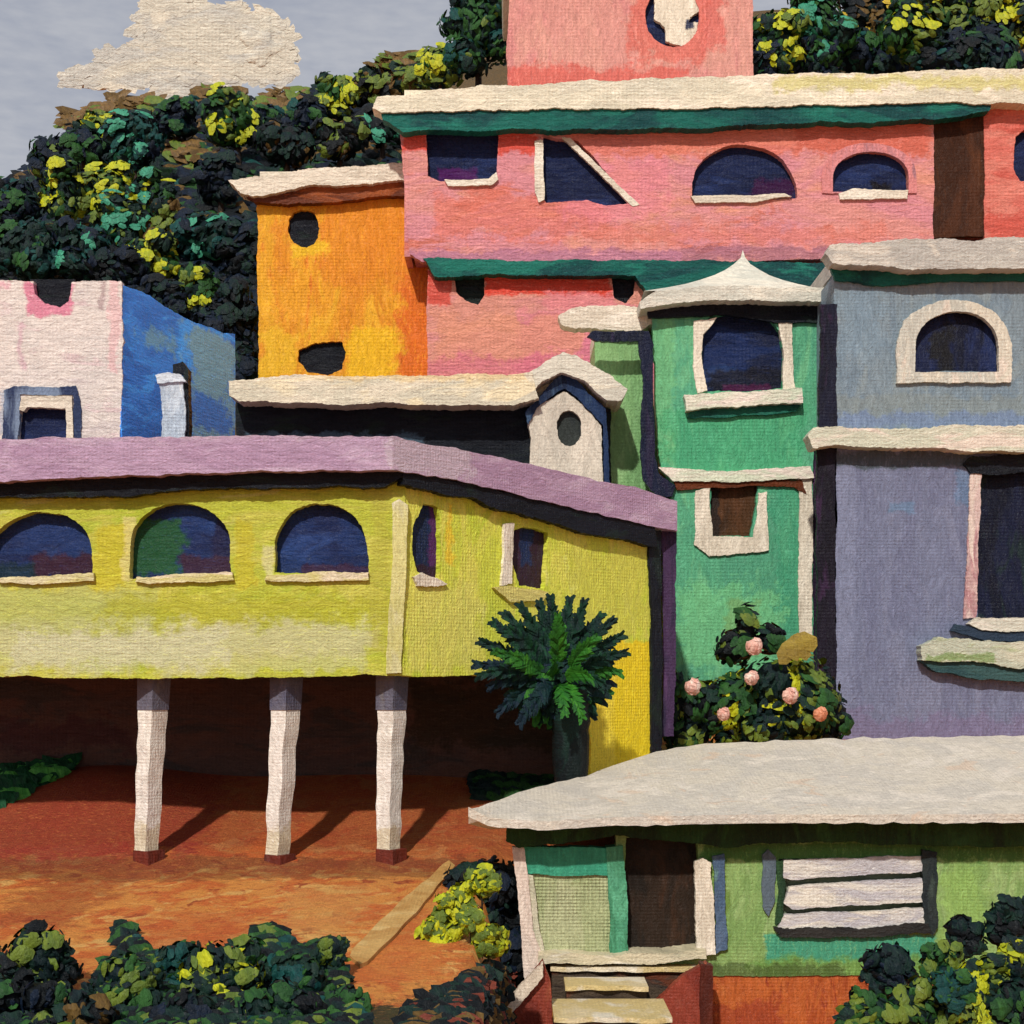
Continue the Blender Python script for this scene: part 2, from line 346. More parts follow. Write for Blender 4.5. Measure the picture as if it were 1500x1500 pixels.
# lower storey
lh = [[(664, 398), (710, 400), (710, 432), (700, 447), (684, 441), (668, 428)], [(897, 402), (932, 400), (928, 432), (916, 444), (900, 436)]]
low = paint('pink_wall_lower', [(210, 140, 124), (208, 134, 132), (214, 144, 120)], 45, 'h', [
    Pp(625, 662, 396, 448, (204, 80, 66), 6), Pp(708, 896, 396, 433, (212, 66, 48), 6), Pp(760, 960, 455, 560, (214, 116, 142), 16, .85), Pp(620, 820, 520, 560, (208, 108, 124), 16, .7),
    Pp(800, 900, 428, 450, (222, 130, 136), 10, .8), Pp(640, 850, 460, 525, (216, 142, 116), 20, .8)], cell=70, pl=pb)
mb = MB(); slab(mb, pb, [(626, 395), (1000, 395), (1000, 620), (626, 620)], lh, f=0, b=-.3, wob=2.5); sides(mb, pb, 626, 1000, 398, 700, 7); mb.build('wall', low, r)
bk = black('pink_house_black', 45)
for l in lh: window(r, pb, l, bk, .2)
# upper tower
pt_ = Plane(47.5)
th = oval(985, 22, 40, 46)
mb = MB(); slab(mb, pt_, [(748, -60), (1102, -60), (1104, 125), (744, 130), (742, 80)], [th], f=0, b=-.3, wob=2.5); sides(mb, pt_, 746, 1102, -60, 130, 5)
tw = mb.build('tower', paint('tower_pink', [(208, 142, 132), (212, 150, 136), (204, 132, 128)], 47.5, 'v', [
    Pp(740, 1010, 98, 130, (206, 92, 80), 12, .85), Pp(925, 1030, -20, 88, (208, 100, 86), 18, .8), Pp(1026, 1060, -60, 70, (204, 88, 78), 14, .7)], cell=80), r)
S('tower_roof', wt, tw, pt_, rect(735, 1112, -80, -58), f=.5, b=-5.4)
rw = S('round_window', navy('tower_pane', 47), tw, pt_, oval(985, 22, 50, 56), f=-.22, b=-.28, wob=0)
mb = MB(); slab(mb, pt_, [(962, -8), (990, -22), (1020, -10), (1024, 14), (1008, 24), (1004, 34), (1022, 30), (1016, 56), (998, 66), (976, 58), (972, 40), (958, 28)], f=-.04, b=-.2, wob=5)
mb.build('shutter', cream('round_shutter', 47, 'v', Pp(1008, 1022, 18, 30, (30, 40, 74), 4)), rw)
# ================================================================ ORANGE HOUSE
D = 44.5; po = Plane(D)
r = root('orange_house', (-6, D+2, terrain(-6, D+2)), 'narrow orange two storey house with white flat roof left of the pink house', 'house')
oh = [oval(443, 335, 23, 27, 14), [(440, 512), (462, 503), (500, 502), (506, 515), (502, 540), (480, 550), (450, 545), (438, 530)]]
ow = paint('orange_wall', [(224, 152, 30), (216, 134, 26), (228, 166, 34), (214, 120, 24)], D, 'v', [
    Pp(588, 640, 360, 560, (214, 104, 26), 16, .95), Pp(480, 600, 285, 420, (218, 130, 28), 22, .8), Pp(376, 400, 300, 560, (226, 168, 36), 12, .7),
    Pp(380, 440, 490, 560, (228, 178, 34), 14, .8), Pp(505, 580, 480, 560, (230, 180, 20), 16, .85), Pp(430, 480, 352, 376, (230, 186, 30), 10, .8)], cell=70)
mb = MB(); slab(mb, po, [(376, 285), (640, 280), (640, 640), (382, 640), (380, 545)], oh, f=0, b=-.25, wob=2.5, hw=4); sides(mb, po, 378, 640, 290, 700, 5.5); mb.build('wall', ow, r)
bo = black('orange_house_black', D)
for l in oh: window(r, po, l, bo, .15)
S('roof', cream('orange_roof', D), r, po, [(334, 262), (400, 254), (500, 244), (600, 240), (600, 266), (460, 272), (372, 288), (352, 284)], f=.5, b=-.1, wob=3.5, deck=(380, 610, 250, 280, 5.6))
S('fascia', paint('rust_fascia', [(122, 58, 26), (94, 44, 22), (150, 76, 30)], D, 'h'), r, po, [(352, 284), (460, 268), (600, 262), (600, 286), (520, 292), (440, 298), (372, 296)], f=.3, b=.02, wob=3)
# ================================================================ WHITE AND BLUE HOUSE
D = 34; pw = Plane(D); psd = Plane(34, 178, 345, 39)
r = root('white_and_blue_house', (-10.5, D+2.5, terrain(-10.5, D+2.5)), 'house with rose-tinted white front and blue side wall behind the lilac roof', 'house')
wh = [[(50, 413), (103, 413), (102, 440), (88, 450), (66, 446), (54, 430)], [(27, 600), (40, 594), (98, 598), (98, 660), (26, 660)]]
ww = paint('white_rose_wall', [(214, 204, 196), (222, 210, 200), (204, 192, 188), (214, 192, 190)], D, 'h', [
    Pp(38, 104, 412, 462, (214, 118, 146), 8, .9), Pp(160, 176, 412, 545, (222, 176, 176), 8, .7), Pp(-40, 18, 412, 422, (216, 140, 160), 8, .6), Pp(26, 34, 470, 540, (206, 160, 174), 8, .6),
    Pp(0, 22, 570, 640, (146, 160, 182), 10, .6), Pp(146, 154, 414, 450, (150, 116, 120), 6, .6)], cell=90)
mb = MB(); slab(mb, pw, [(-60, 410), (49, 411), (52, 430), (64, 446), (88, 450), (101, 440), (104, 412), (178, 413), (180, 470), (176, 760), (-60, 760)], wh[1:], f=0, b=-.25, wob=3)
a = pw.pt(-60, 410); z1 = a.z
slab(mb, psd, [(345, 760), (178, 760), (180, 416), (210, 428), (270, 468), (345, 492)], f=0, b=-.25, wob=3, mi=1)
zt = psd.pt(345, 494).z-.05; pe = psd.pt(345, 500)
mb.box(a.x, a.x+.2, D+.26, 39, 4, z1-.05, 0); mb.box(a.x, pe.x-.1, 38.9, 39.15, 4, zt, 0)
mb.prism([(a.x+.25, D+.3, z1-.3), (pw.pt(170, 0).x, D+.3, z1-.3), (pe.x-.35, 38.9, zt-.15), (a.x+.05, 38.9, zt-.15)],
         [(a.x+.25, D+.3, z1-.15), (pw.pt(170, 0).x, D+.3, z1-.15), (pe.x-.35, 38.9, zt-.05), (a.x+.05, 38.9, zt-.05)])
blue = paint('blue_wall', [(52, 116, 190), (44, 100, 172), (60, 134, 206)], 36, 'h', [
    Pp(274, 350, 470, 660, (104, 142, 150), 14, .9), Pp(214, 255, 476, 520, (96, 138, 150), 14, .8), Pp(262, 276, 470, 540, (62, 142, 214), 8, .8), Pp(280, 335, 570, 640, (46, 98, 168), 14, .9)], cell=50, pl=psd, gain=2.3)
mb.build('wall', [ww, blue], r)
wd = black('white_house_dark', D)
S('notch_panel', wd, r, pw, [(44, 409), (110, 409), (108, 456), (48, 456)], f=-.22, b=-.26, wob=0)
o = window(r, pw, wh[1], navy('white_house_pane', D), .18)
S('frame', cream('white_house_frame', D), o, pw, [(28, 600), (32, 580), (106, 580), (108, 660), (98, 660), (97, 598), (40, 596), (34, 602)], f=.08, b=-.1, wob=2)
S('frame', paint('slate_trim', [(44, 56, 88), (120, 136, 160)], D, 'v'), o, pw, [(6, 572), (20, 566), (112, 566), (120, 600), (119, 660), (109, 660), (107, 578), (30, 578), (24, 660), (4, 660)], f=.04, b=-.1, wob=3)
# pillar beside blue wall
pq = Plane(33.2)
r = root('pillar', (pq.pt(252, 640).x, 33.4, terrain(-8, 33.4)), 'pale blue-white pillar standing against the blue wall above the lilac roof', 'pillar')
S('shaft', paint('pillar_white', [(196, 206, 214), (170, 184, 198), (212, 216, 216)], 33, 'v'), r, pq, [(236, 556), (268, 556), (270, 580), (273, 750), (234, 750), (237, 600)], f=0, b=-.45, wob=3)
S('capital', paint('pillar_cap', [(206, 214, 220), (186, 198, 210)], 33, 'h'), r, pq, [(229, 549), (246, 545), (266, 548), (272, 560), (234, 562)], f=.07, b=-.5, wob=3)
S('pillar_shade', black('pillar_dark', 33, 'v'), r, pq, [(252, 534), (268, 530), (277, 540), (280, 750), (272, 750), (270, 546), (254, 546)], f=-.1, b=-.4, wob=2.5)  # black strip stands for the pillar's shadow on its right
# ================================================================ LOW DARK HOUSE WITH GABLE
D = 33.4; pg = Plane(D)
r = root('gabled_house', (-3, D+2, terrain(-3, D+2)), 'low dark walled house with long white eave and small cream gable with round window', 'house')
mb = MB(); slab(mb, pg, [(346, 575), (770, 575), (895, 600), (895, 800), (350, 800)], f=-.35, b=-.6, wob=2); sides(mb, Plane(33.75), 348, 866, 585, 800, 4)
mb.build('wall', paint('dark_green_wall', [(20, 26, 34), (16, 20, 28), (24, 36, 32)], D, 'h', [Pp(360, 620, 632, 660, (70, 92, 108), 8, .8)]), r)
rf = S('roof', paint('gabled_roof', [(222, 210, 184), (204, 196, 172), (230, 214, 176)], D, 'h', [Pp(480, 770, 548, 564, (226, 190, 116), 8, .5)]), r, pg,
  [(336, 560), (420, 552), (560, 550), (700, 548), (780, 545), (790, 584), (752, 594), (600, 592), (440, 590), (350, 588), (338, 580)], f=.45, b=-.2, wob=3.5, deck=(350, 840, 556, 584, 4.2))
hole = oval(833, 627, 18, 25, 16)
S('gable', paint('gable_cream', [(206, 196, 178), (194, 186, 170), (214, 204, 186)], D, 'v'), r, pg, [(826, 572), (852, 590), (880, 624), (884, 720), (886, 780), (776, 780), (776, 640), (770, 616), (786, 594)], [hole], f=.1, b=-.34, wob=3)
S('gable_window', paint('gable_pane', [(46, 52, 50), (34, 40, 44), (62, 66, 62)], D, 'v'), r, pg, oval(833, 627, 26, 32), f=-.05, b=-.1, wob=0)
S('gable_shade', paint('gable_navy', [(30, 50, 84), (24, 36, 60), (60, 82, 108)], D, 'v'), r, pg, [(768, 604), (824, 548), (846, 558), (886, 598), (890, 640), (896, 760), (886, 760), (882, 624), (852, 588), (826, 570), (786, 596), (772, 622)], f=.16, b=-.3, wob=3)  # navy outline imitates shade under the gable roof
S('gable_roof', paint('gable_roof_cream', [(212, 206, 188), (196, 192, 176), (222, 212, 188)], D, 'h'), r, pg, [(745, 566), (800, 528), (826, 514), (850, 522), (900, 556), (920, 572), (912, 588), (890, 586), (850, 554), (826, 544), (800, 556), (760, 590)], f=.4, b=-1.0, wob=4)
# ================================================================ MINT TOWER HOUSE
D = 34; pm = Plane(D); pm2 = Plane(34.6)
r = root('mint_tower_house', (5.3, D+2, terrain(5.3, D+2)), 'tall narrow mint green house with pointed white roof and arched upper window', 'house')
mint = paint('mint_wall', [(84, 162, 122), (76, 150, 116), (102, 174, 128)], D, 'v', [
    Pp(955, 985, 470, 680, (112, 178, 116), 10, .6), Pp(1135, 1185, 700, 930, (60, 150, 112), 14, .7), Pp(990, 1140, 860, 980, (112, 188, 128), 24, .7), Pp(1060, 1110, 880, 960, (120, 160, 92), 14, .6), Pp(970, 1180, 600, 700, (60, 160, 108), 20, .6)], cell=60)
mh = [[(1029, 478), (1040, 462), (1078, 458), (1128, 466), (1142, 488), (1148, 520), (1146, 570), (1034, 573), (1027, 530)], [(1042, 702), (1110, 704), (1106, 740), (1100, 784), (1046, 786), (1041, 750)]]
mb = MB(); slab(mb, pm, [(955, 448), (1206, 448), (1206, 1120), (985, 1120), (984, 708), (968, 690), (962, 600)], mh, f=0, b=-.25, wob=2.5); sides(mb, pm, 985, 1206, 455, 1120, 4.8); mb.build('wall', mint, r)
wm = cream('mint_trim', D, 'v'); wmh = paint('mint_trim_flat', [(222, 214, 194), (206, 212, 186), (230, 214, 200)], D, 'h')
o = window(r, pm, mh[0], paint('mint_arch_pane', [(26, 42, 84), (20, 28, 56), (34, 56, 100)], D, 'h', [Pp(1040, 1150, 535, 575, (18, 18, 30), 10, .9), Pp(1060, 1130, 560, 574, (80, 24, 66), 5, .7)], rough=.35), .2)
S('frame', wm, o, pm, [(1016, 470), (1036, 468), (1050, 464), (1030, 490), (1027, 520), (1036, 572), (1022, 576), (1016, 540)], f=.07, b=-.1, wob=2)
S('frame', wm, o, pm, [(1141, 470), (1160, 466), (1164, 572), (1147, 574), (1149, 520)], f=.07, b=-.1, wob=2)
S('sill', wmh, o, pm, [(1004, 578), (1080, 574), (1174, 568), (1176, 588), (1080, 596), (1006, 602)], f=.28, b=-.1, wob=3)
S('sill_shadow_board', paint('sill_green', [(28, 84, 74), (34, 104, 84)], D, 'h'), o, pm, [(1012, 602), (1174, 590), (1168, 602), (1060, 612), (1008, 612)], f=.1, b=-.02, wob=2.5)
o = window(r, pm, mh[1], paint('mint_brown_pane', [(72, 46, 26), (86, 54, 32), (48, 34, 24)], D, 'v', [Pp(1042, 1056, 705, 786, (36, 30, 28), 5, .9)]), .18)
S('frame', wm, o, pm, [(1020, 718), (1040, 714), (1044, 786), (1102, 786), (1108, 760), (1112, 722), (1124, 720), (1126, 806), (1040, 814), (1016, 798)], f=.07, b=-.1, wob=3)
S('string_course', wmh, r, pm, [(964, 686), (1060, 690), (1186, 682), (1192, 700), (1100, 704), (984, 706)], f=.14, b=-.02, wob=3)
S('lintel', paint('rust_lintel', [(98, 48, 24), (74, 38, 22)], D, 'h'), r, pm, [(985, 703), (1060, 701), (1176, 702), (1182, 722), (1164, 712), (1110, 712), (990, 716)], f=.08, b=-.02, wob=3)
S('quoin', wm, r, pm, [(1170, 702), (1190, 700), (1190, 938), (1170, 932)], f=.06, b=-.02, wob=2.5)
S('dark_eave_shade', black('mint_eave', D), r, pm, [(944, 444), (1226, 444), (1226, 500), (1222, 640), (1216, 648), (1208, 630), (1204, 474), (1130, 470), (1060, 462), (950, 468)], f=.1, b=-.02, wob=3)  # black strip imitates shade under the eave and in the right-hand gap
# pointed roof: eave slab and concave pyramid
mb = MB(); slab(mb, pm, [(936, 440), (960, 424), (1030, 420), (1150, 420), (1228, 422), (1228, 440), (1180, 442), (1080, 440), (1000, 442), (940, 450)], f=.5, b=-5, wob=3)
c0 = pm.pt(944, 426, .45); c1 = pm.pt(1222, 424, .45); ap = pm.pt(1088, 366, -2.0); ctr = Vector((ap.x, D+2.0, 0)); prev = None
for k in range(9):
    t = k/8; g = (1-t)**1.7; zz = c0.z+(ap.z-c0.z)*t
    hx0 = (c0.x-ctr.x)*g; hx1 = (c1.x-ctr.x)*g; hy0 = (c0.y-ctr.y)*g; hy1 = 2.4*g
    ring = [mb.vert((ctr.x+a_+noise.noise(Vector((a_*3, t*9, b_)))*.05, ctr.y+b_, zz)) for a_, b_ in ((hx0, hy0), (0, hy0), (hx1, hy0), (hx1, hy1), (hx0, hy1))]
    if prev:
        for i in range(5): mb.face((prev[i], prev[(i+1) % 5], ring[(i+1) % 5], ring[i]))
    prev = ring
mb.build('roof', paint('mint_roof', [(214, 208, 192), (198, 196, 182), (224, 216, 198)], D, 'h'), r)
# left annex of mint house
lg = paint('pale_green_wall', [(128, 172, 112), (116, 162, 104), (140, 182, 122)], D, 'v')
mb = MB(); slab(mb, pm2, [(872, 478), (950, 478), (965, 700), (965, 1120), (872, 1120)], f=0, b=-.25, wob=2); sides(mb, pm2, 874, 960, 482, 1120, 3.5); mb.build('annex', lg, r)
S('annex_roof', cream('annex_roof_p', D), r, pm2, [(820, 462), (836, 450), (900, 448), (958, 452), (962, 470), (940, 484), (880, 484), (838, 480), (822, 474)], f=.3, b=-.15, wob=4, deck=(876, 960, 456, 480, 3.6))
S('gap_shade', paint('navy_pipe', [(24, 30, 52), (18, 24, 40), (40, 36, 60)], D, 'v', rough=.35), r, pm, [(868, 486), (952, 484), (958, 500), (960, 660), (966, 690), (988, 710), (984, 728), (962, 726), (944, 704), (938, 660), (944, 560), (936, 500), (872, 500), (860, 494)], f=.14, b=.02, wob=3)  # navy strip draws the shaded outline around the annex
S('gap_shade_panel', paint('plum_gap', [(30, 24, 40), (22, 20, 30), (58, 34, 62)], D, 'v'), r, Plane(34.5), rect(1190, 1240, 640, 1120), f=.02, b=-.2, wob=0)  # dark panel stands for the shade between the two houses
S('edge_shade', paint('plum_pipe', [(34, 24, 44), (24, 22, 34), (82, 50, 86)], D, 'v'), r, pm, [(1191, 652), (1224, 650), (1224, 1040), (1191, 1040)], f=.03, b=-.02, wob=2)  # plum strip painted as shade in the gap beside the quoin
# ================================================================ GREY AND LAVENDER HOUSE
D = 32; pl_ = Plane(D)
r = root('lavender_house', (8.5, D+3, terrain(8.5, D+3)), 'tall house at the right, grey-blue upper storey with arched window over lavender lower wall', 'house')
gh = [arch(1340, 1464, 456, 545, 510)]
mb = MB(); slab(mb, pl_, [(1222, 395), (1600, 395), (1600, 640), (1222, 640)], gh, f=0, b=-.25, wob=2.5); sides(mb, pl_, 1222, 1600, 398, 640, 6)
mb.build('wall', paint('grey_blue_wall', [(122, 138, 148), (112, 130, 144), (130, 144, 150)], D, 'v', [Pp(1222, 1600, 604, 626, (110, 128, 158), 8, .9), Pp(1222, 1500, 580, 604, (126, 136, 136), 10, .7), Pp(1225, 1290, 400, 520, (120, 142, 158), 24, .6)], cell=60), r)
S('gap_shade', paint('dark_pipe', [(24, 26, 44), (18, 18, 30), (48, 32, 58)], 32, 'v'), r, pl_, [(1203, 446), (1225, 444), (1225, 622), (1214, 640), (1200, 640)], f=.03, b=-.12, wob=3)  # dark strip over the side wall stands in for the gap's shade
S('gap_shade', paint('dark_pipe_low', [(28, 24, 38), (20, 18, 28), (52, 34, 60)], 32, 'v'), r, pl_, [(1196, 654), (1225, 656), (1224, 1180), (1198, 1180)], f=.03, b=-.12, wob=2.5)  # lower length of the painted gap shade
o = window(r, pl_, gh[0], paint('grey_arch_pane', [(24, 32, 62), (18, 22, 40), (32, 44, 84)], D, 'v', [Pp(1370, 1400, 478, 545, (26, 26, 24), 10, .9)], rough=.35), .18)
ct = paint('arch_surround', [(208, 200, 182), (190, 188, 176), (220, 206, 190)], D, 'v')
S('frame', ct, o, pl_, arch(1312, 1480, 440, 560, 512), [arch(1341, 1463, 456, 545, 510)], f=.09, b=-.05, wob=3.5, hw=1.5)
S('roof', paint('grey_slab', [(190, 186, 176), (176, 172, 164), (206, 198, 184)], D, 'h'), r, pl_, [(1207, 372), (1216, 360), (1300, 352), (1600, 346), (1600, 392), (1400, 394), (1270, 390), (1220, 386)], f=.5, b=.01, wob=4, deck=(1230, 1600, 362, 388, 7))
S('teal_eave_shade', teal('lav_teal', D), r, pl_, [(1216, 388), (1600, 390), (1600, 408), (1400, 412), (1300, 418), (1222, 410)], f=.1, b=-.02, wob=3)  # teal strip painted as the roof slab's shade
S('string_course', paint('lav_course', [(212, 206, 186), (198, 198, 176), (222, 206, 190)], D, 'h'), r, pl_, [(1184, 636), (1192, 626), (1300, 628), (1400, 624), (1600, 618), (1600, 664), (1420, 660), (1290, 654), (1190, 656)], f=.45, b=-.1, wob=4)
lw = [[(1428, 672), (1600, 672), (1600, 910), (1432, 906), (1428, 800)]]
lav = paint('lavender_wall', [(110, 116, 142), (106, 111, 138), (116, 121, 146)], D, 'v', [Pp(1222, 1420, 660, 686, (60, 72, 78), 7, .85), Pp(1222, 1250, 690, 1090, (124, 130, 156), 12, .7), Pp(1222, 1600, 1050, 1100, (118, 106, 138), 20, .6), Pp(1302, 1340, 736, 752, (96, 128, 160), 6, .6), Pp(1400, 1420, 690, 740, (84, 116, 150), 8, .6)], cell=60)  # dark band under the slab is its shade put into the wall colour
mb = MB(); slab(mb, pl_, [(1224, 640), (1600, 640), (1600, 1180), (1224, 1180)], lw, f=.03, b=-.28, wob=2.5); sides(mb, pl_, 1226, 1600, 645, 1180, 6); mb.build('wall', lav, r)
o = window(r, pl_, lw[0], paint('lav_pane', [(22, 28, 52), (16, 20, 36), (26, 42, 44)], D, 'v', rough=.35), .2, label='large dark window cut by the right edge')
S('frame', paint('rose_jamb', [(204, 178, 172), (170, 124, 128), (214, 196, 184)], D, 'v', rough=.5), o, pl_, [(1420, 690), (1438, 694), (1438, 740), (1432, 800), (1430, 905), (1412, 905), (1416, 800), (1422, 740)], f=.09, b=-.05, wob=3)
S('slab_shade', black('lav_hood', D), o, pl_, [(1412, 680), (1424, 668), (1600, 664), (1600, 682), (1460, 696), (1424, 694)], f=.12, b=.035, wob=3)  # black strip continues the slab's painted shade over the window
S('sill', paint('lav_sill', [(200, 198, 182), (182, 186, 170), (212, 204, 190)], D, 'h'), o, pl_, [(1430, 904), (1600, 908), (1600, 926), (1440, 924), (1418, 914)], f=.25, b=-.1, wob=3)
S('sill', paint('lav_sill_dark', [(40, 54, 72), (50, 70, 84)], D, 'h'), o, pl_, [(1400, 914), (1440, 924), (1600, 928), (1600, 942), (1440, 938), (1394, 924)], f=.2, b=-.1, wob=2.5)
S('sill', paint('lav_sill_step', [(196, 194, 172), (180, 184, 164), (170, 180, 140)], D, 'h', [Pp(1350, 1450, 958, 970, (110, 140, 70), 6, .8)]), o, pl_, [(1376, 932), (1440, 938), (1600, 942), (1600, 982), (1500, 980), (1420, 970), (1352, 966), (1350, 946)], f=.4, b=-.1, wob=4)
S('sill', paint('lav_sill_green', [(54, 84, 84), (40, 70, 74)], D, 'h'), o, pl_, [(1348, 966), (1420, 970), (1600, 984), (1600, 1004), (1440, 996), (1370, 984)], f=.3, b=-.1, wob=3)
# ================================================================ YELLOW HOUSE
D = 24; py = Plane(D); D1 = 28; pyw = Plane(24, 590, 990, 28)
r = root('yellow_house', (-4, D+2.5, terrain(-4, D+2.5)), 'yellow-green house with lilac flat roof raised on white columns over red earth', 'house')
yh = [arch(-20, 134, 750, 849, 822, skew=4), arch(190, 338, 738, 847, 806), arch(402, 540, 738, 840, 812, skew=-4)]
yc = [(178, 184, 58), (192, 188, 78), (168, 180, 50), (194, 194, 98)]
yw = paint('yellow_wall', yc, D, 'h', [
    Pp(-60, 560, 916, 958, (190, 184, 132), 16, .8), Pp(20, 330, 922, 975, (206, 202, 176), 14, .8), Pp(-60, 540, 905, 985, (192, 192, 142), 14, .55), Pp(-40, 230, 862, 925, (176, 180, 106), 16, .7), Pp(150, 600, 870, 912, (168, 168, 36), 20, .7),
    Pp(138, 186, 770, 862, (192, 180, 40), 8, .8), Pp(345, 372, 762, 862, (190, 178, 40), 8, .7), Pp(545, 570, 720, 960, (172, 168, 60), 8, .6),
    Pp(180, 196, 756, 850, (216, 202, 130), 6, .7), Pp(386, 402, 800, 852, (210, 204, 150), 6, .7)], cell=80)
yw2 = paint('yellow_wing_wall', yc, 26, 'v', [Pp(860, 960, 940, 1160, (206, 178, 24), 10, .95), Pp(835, 950, 800, 930, (176, 174, 66), 20, .8), Pp(655, 662, 740, 830, (214, 168, 20), 5, .6), Pp(600, 700, 850, 980, (190, 184, 92), 16, .6), Pp(862, 900, 960, 1160, (214, 192, 70), 8, .5)], cell=70, pl=pyw, gain=1.32)
mb = MB()
slab(mb, py, [(-330, 694), (592, 682), (592, 988), (420, 992), (200, 994), (-330, 984)], yh, f=0, b=-.3, wob=3)
wi = [[(606, 770), (620, 738), (640, 742), (646, 800), (642, 846), (628, 852), (612, 836), (604, 806)], [(752, 776), (766, 770), (802, 780), (800, 822), (796, 862), (760, 858), (750, 820)]]
slab(mb, pyw, [(591, 690), (960, 755), (960, 1200), (866, 1200), (862, 994), (740, 990), (591, 990)], wi, f=0, b=-.3, wob=3, mi=1)
xb = py.pt(-330, 800).x; e = pyw.pt(960, 900); zt = py.pt(0, 720).z; zb = py.pt(0, 988).z
mb.box(xb, xb+.2, D+.31, 31, zb, zt); mb.box(xb+.21, e.x-.25, 30.8, 31, terrain(0, 31)-1, e.z+1.0)
mb.prism([(e.x-.35, e.y+.2, 2), (e.x-.02, e.y+.0, 2), (e.x-.02, 31, 2), (e.x-.35, 31, 2)], [(e.x-.35, e.y+.2, e.z+1.0), (e.x-.02, e.y, e.z+1.0), (e.x-.02, 31, e.z+1.0), (e.x-.35, 31, e.z+1.0)])
mb.build('wall', [yw, yw2], r)
# floor slab and undercroft back wall
c = py.pt(588, 900); f1 = pyw.pt(862, 990)
mb = MB(); pts = [(xb+.25, D+.32), (c.x-.1, D+.32), (f1.x-.2, f1.y+.1), (f1.x-.2, 30.7), (xb+.25, 30.7)]
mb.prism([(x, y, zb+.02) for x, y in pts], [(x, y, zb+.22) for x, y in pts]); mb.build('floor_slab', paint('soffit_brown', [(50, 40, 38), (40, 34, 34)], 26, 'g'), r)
pu = Plane(28.6)
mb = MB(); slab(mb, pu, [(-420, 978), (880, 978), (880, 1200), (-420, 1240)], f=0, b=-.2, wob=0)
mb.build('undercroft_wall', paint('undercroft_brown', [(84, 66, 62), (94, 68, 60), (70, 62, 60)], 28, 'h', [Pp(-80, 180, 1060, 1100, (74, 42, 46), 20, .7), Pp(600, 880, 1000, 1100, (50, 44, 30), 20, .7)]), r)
for k, l in enumerate(yh):
    pn = paint('yellow_pane', [(32, 52, 100), (26, 38, 78), (40, 64, 118)], D, 'h',
        [[Pp(40, 140, 812, 850, (56, 30, 46), 12, .95), Pp(-30, 45, 826, 850, (20, 40, 42), 8, .8)], [Pp(180, 262, 755, 840, (34, 80, 46), 14, .97), Pp(262, 345, 812, 850, (56, 34, 52), 8, .95), Pp(310, 345, 745, 812, (32, 30, 60), 8, .8)],
         [Pp(440, 545, 824, 850, (54, 32, 56), 6, .9)]][k], rough=.32)
    o = window(r, py, l, pn, .22)
    if k == 1: o['label'] = 'middle arched window with green area at its left'  # green area laid into the pane colour
    x0, x1, yb_ = [(0, 136, 844), (200, 340, 843), (392, 540, 840)][k]
    S('sill', paint('yellow_sill', [(212, 202, 160), (200, 190, 120), (222, 206, 176)], D, 'h'), o, py, [(x0, yb_+2), (x1, yb_-4), (x1+1, yb_+8), ((x0+x1)/2, yb_+12), (x0-4, yb_+10)], f=.08, b=-.15, wob=3)
pn = paint('wing_pane', [(28, 44, 84), (22, 36, 70)], 25, 'v', [Pp(628, 650, 730, 860, (84, 36, 96), 5, .9), Pp(600, 650, 826, 860, (46, 24, 40), 6, .9), Pp(740, 762, 760, 870, (56, 30, 52), 5, .9), Pp(780, 806, 760, 870, (50, 28, 40), 5, .9), Pp(740, 806, 826, 870, (50, 28, 40), 6, .9)], pl=pyw, rough=.35)
wy = cream('yellow_trim', 25, 'v')
o = window(r, pyw, wi[0], pn, .12); S('sill', wy, o, pyw, [(606, 846), (618, 838), (642, 846), (656, 856), (612, 860)], f=.06, b=-.08, wob=3)
o = window(r, pyw, wi[1], pn, .12)
S('frame', wy, o, pyw, [(738, 768), (752, 766), (752, 800), (750, 856), (734, 858), (738, 820)], f=.06, b=-.05, wob=2.5)
S('sill', paint('wing_sill', [(206, 194, 110), (212, 196, 140)], 25, 'h'), o, pyw, [(724, 862), (750, 858), (806, 868), (796, 882), (748, 880)], f=.08, b=-.05, wob=3)
S('corner_pilaster', paint('pilaster', [(204, 198, 160), (206, 198, 130), (222, 214, 188)], D, 'v', [Pp(560, 600, 880, 990, (188, 182, 110), 12, .7)]), r, py,
  [(574, 736), (585, 730), (597, 738), (595, 800), (594, 880), (590, 930), (588, 986), (566, 986), (567, 930), (572, 880), (575, 800)], f=.07, b=-.02, wob=2)
# lilac roof
front = [(-360, 652, 716), (-120, 648, 712), (60, 642, 702), (200, 640, 696), (400, 638, 690), (575, 640, 688)]
wing = [(575, 640, 688), (650, 654, 700), (760, 676, 724), (870, 702, 752), (960, 722, 772), (992, 734, 778)]
def edge(pts, pln, off, which):
    out = []
    for (a, b) in zip(pts, pts[1:]):
        n = max(1, int(abs(b[0]-a[0])/6))
        for k in range(n):
            t = k/n; x = a[0]+(b[0]-a[0])*t; y = a[which]+(b[which]-a[which])*t
            x += 0; y += (noise.noise(Vector((x/14, which*9, 2)))*2.6+noise.noise(Vector((x/50, which*9, 7)))*3)
            out.append(pln.pt(x, y, off))
    out.append(pln.pt(pts[-1][0], pts[-1][which], off)); return out
fo = .45
cr = py.pt(575, 640, fo)
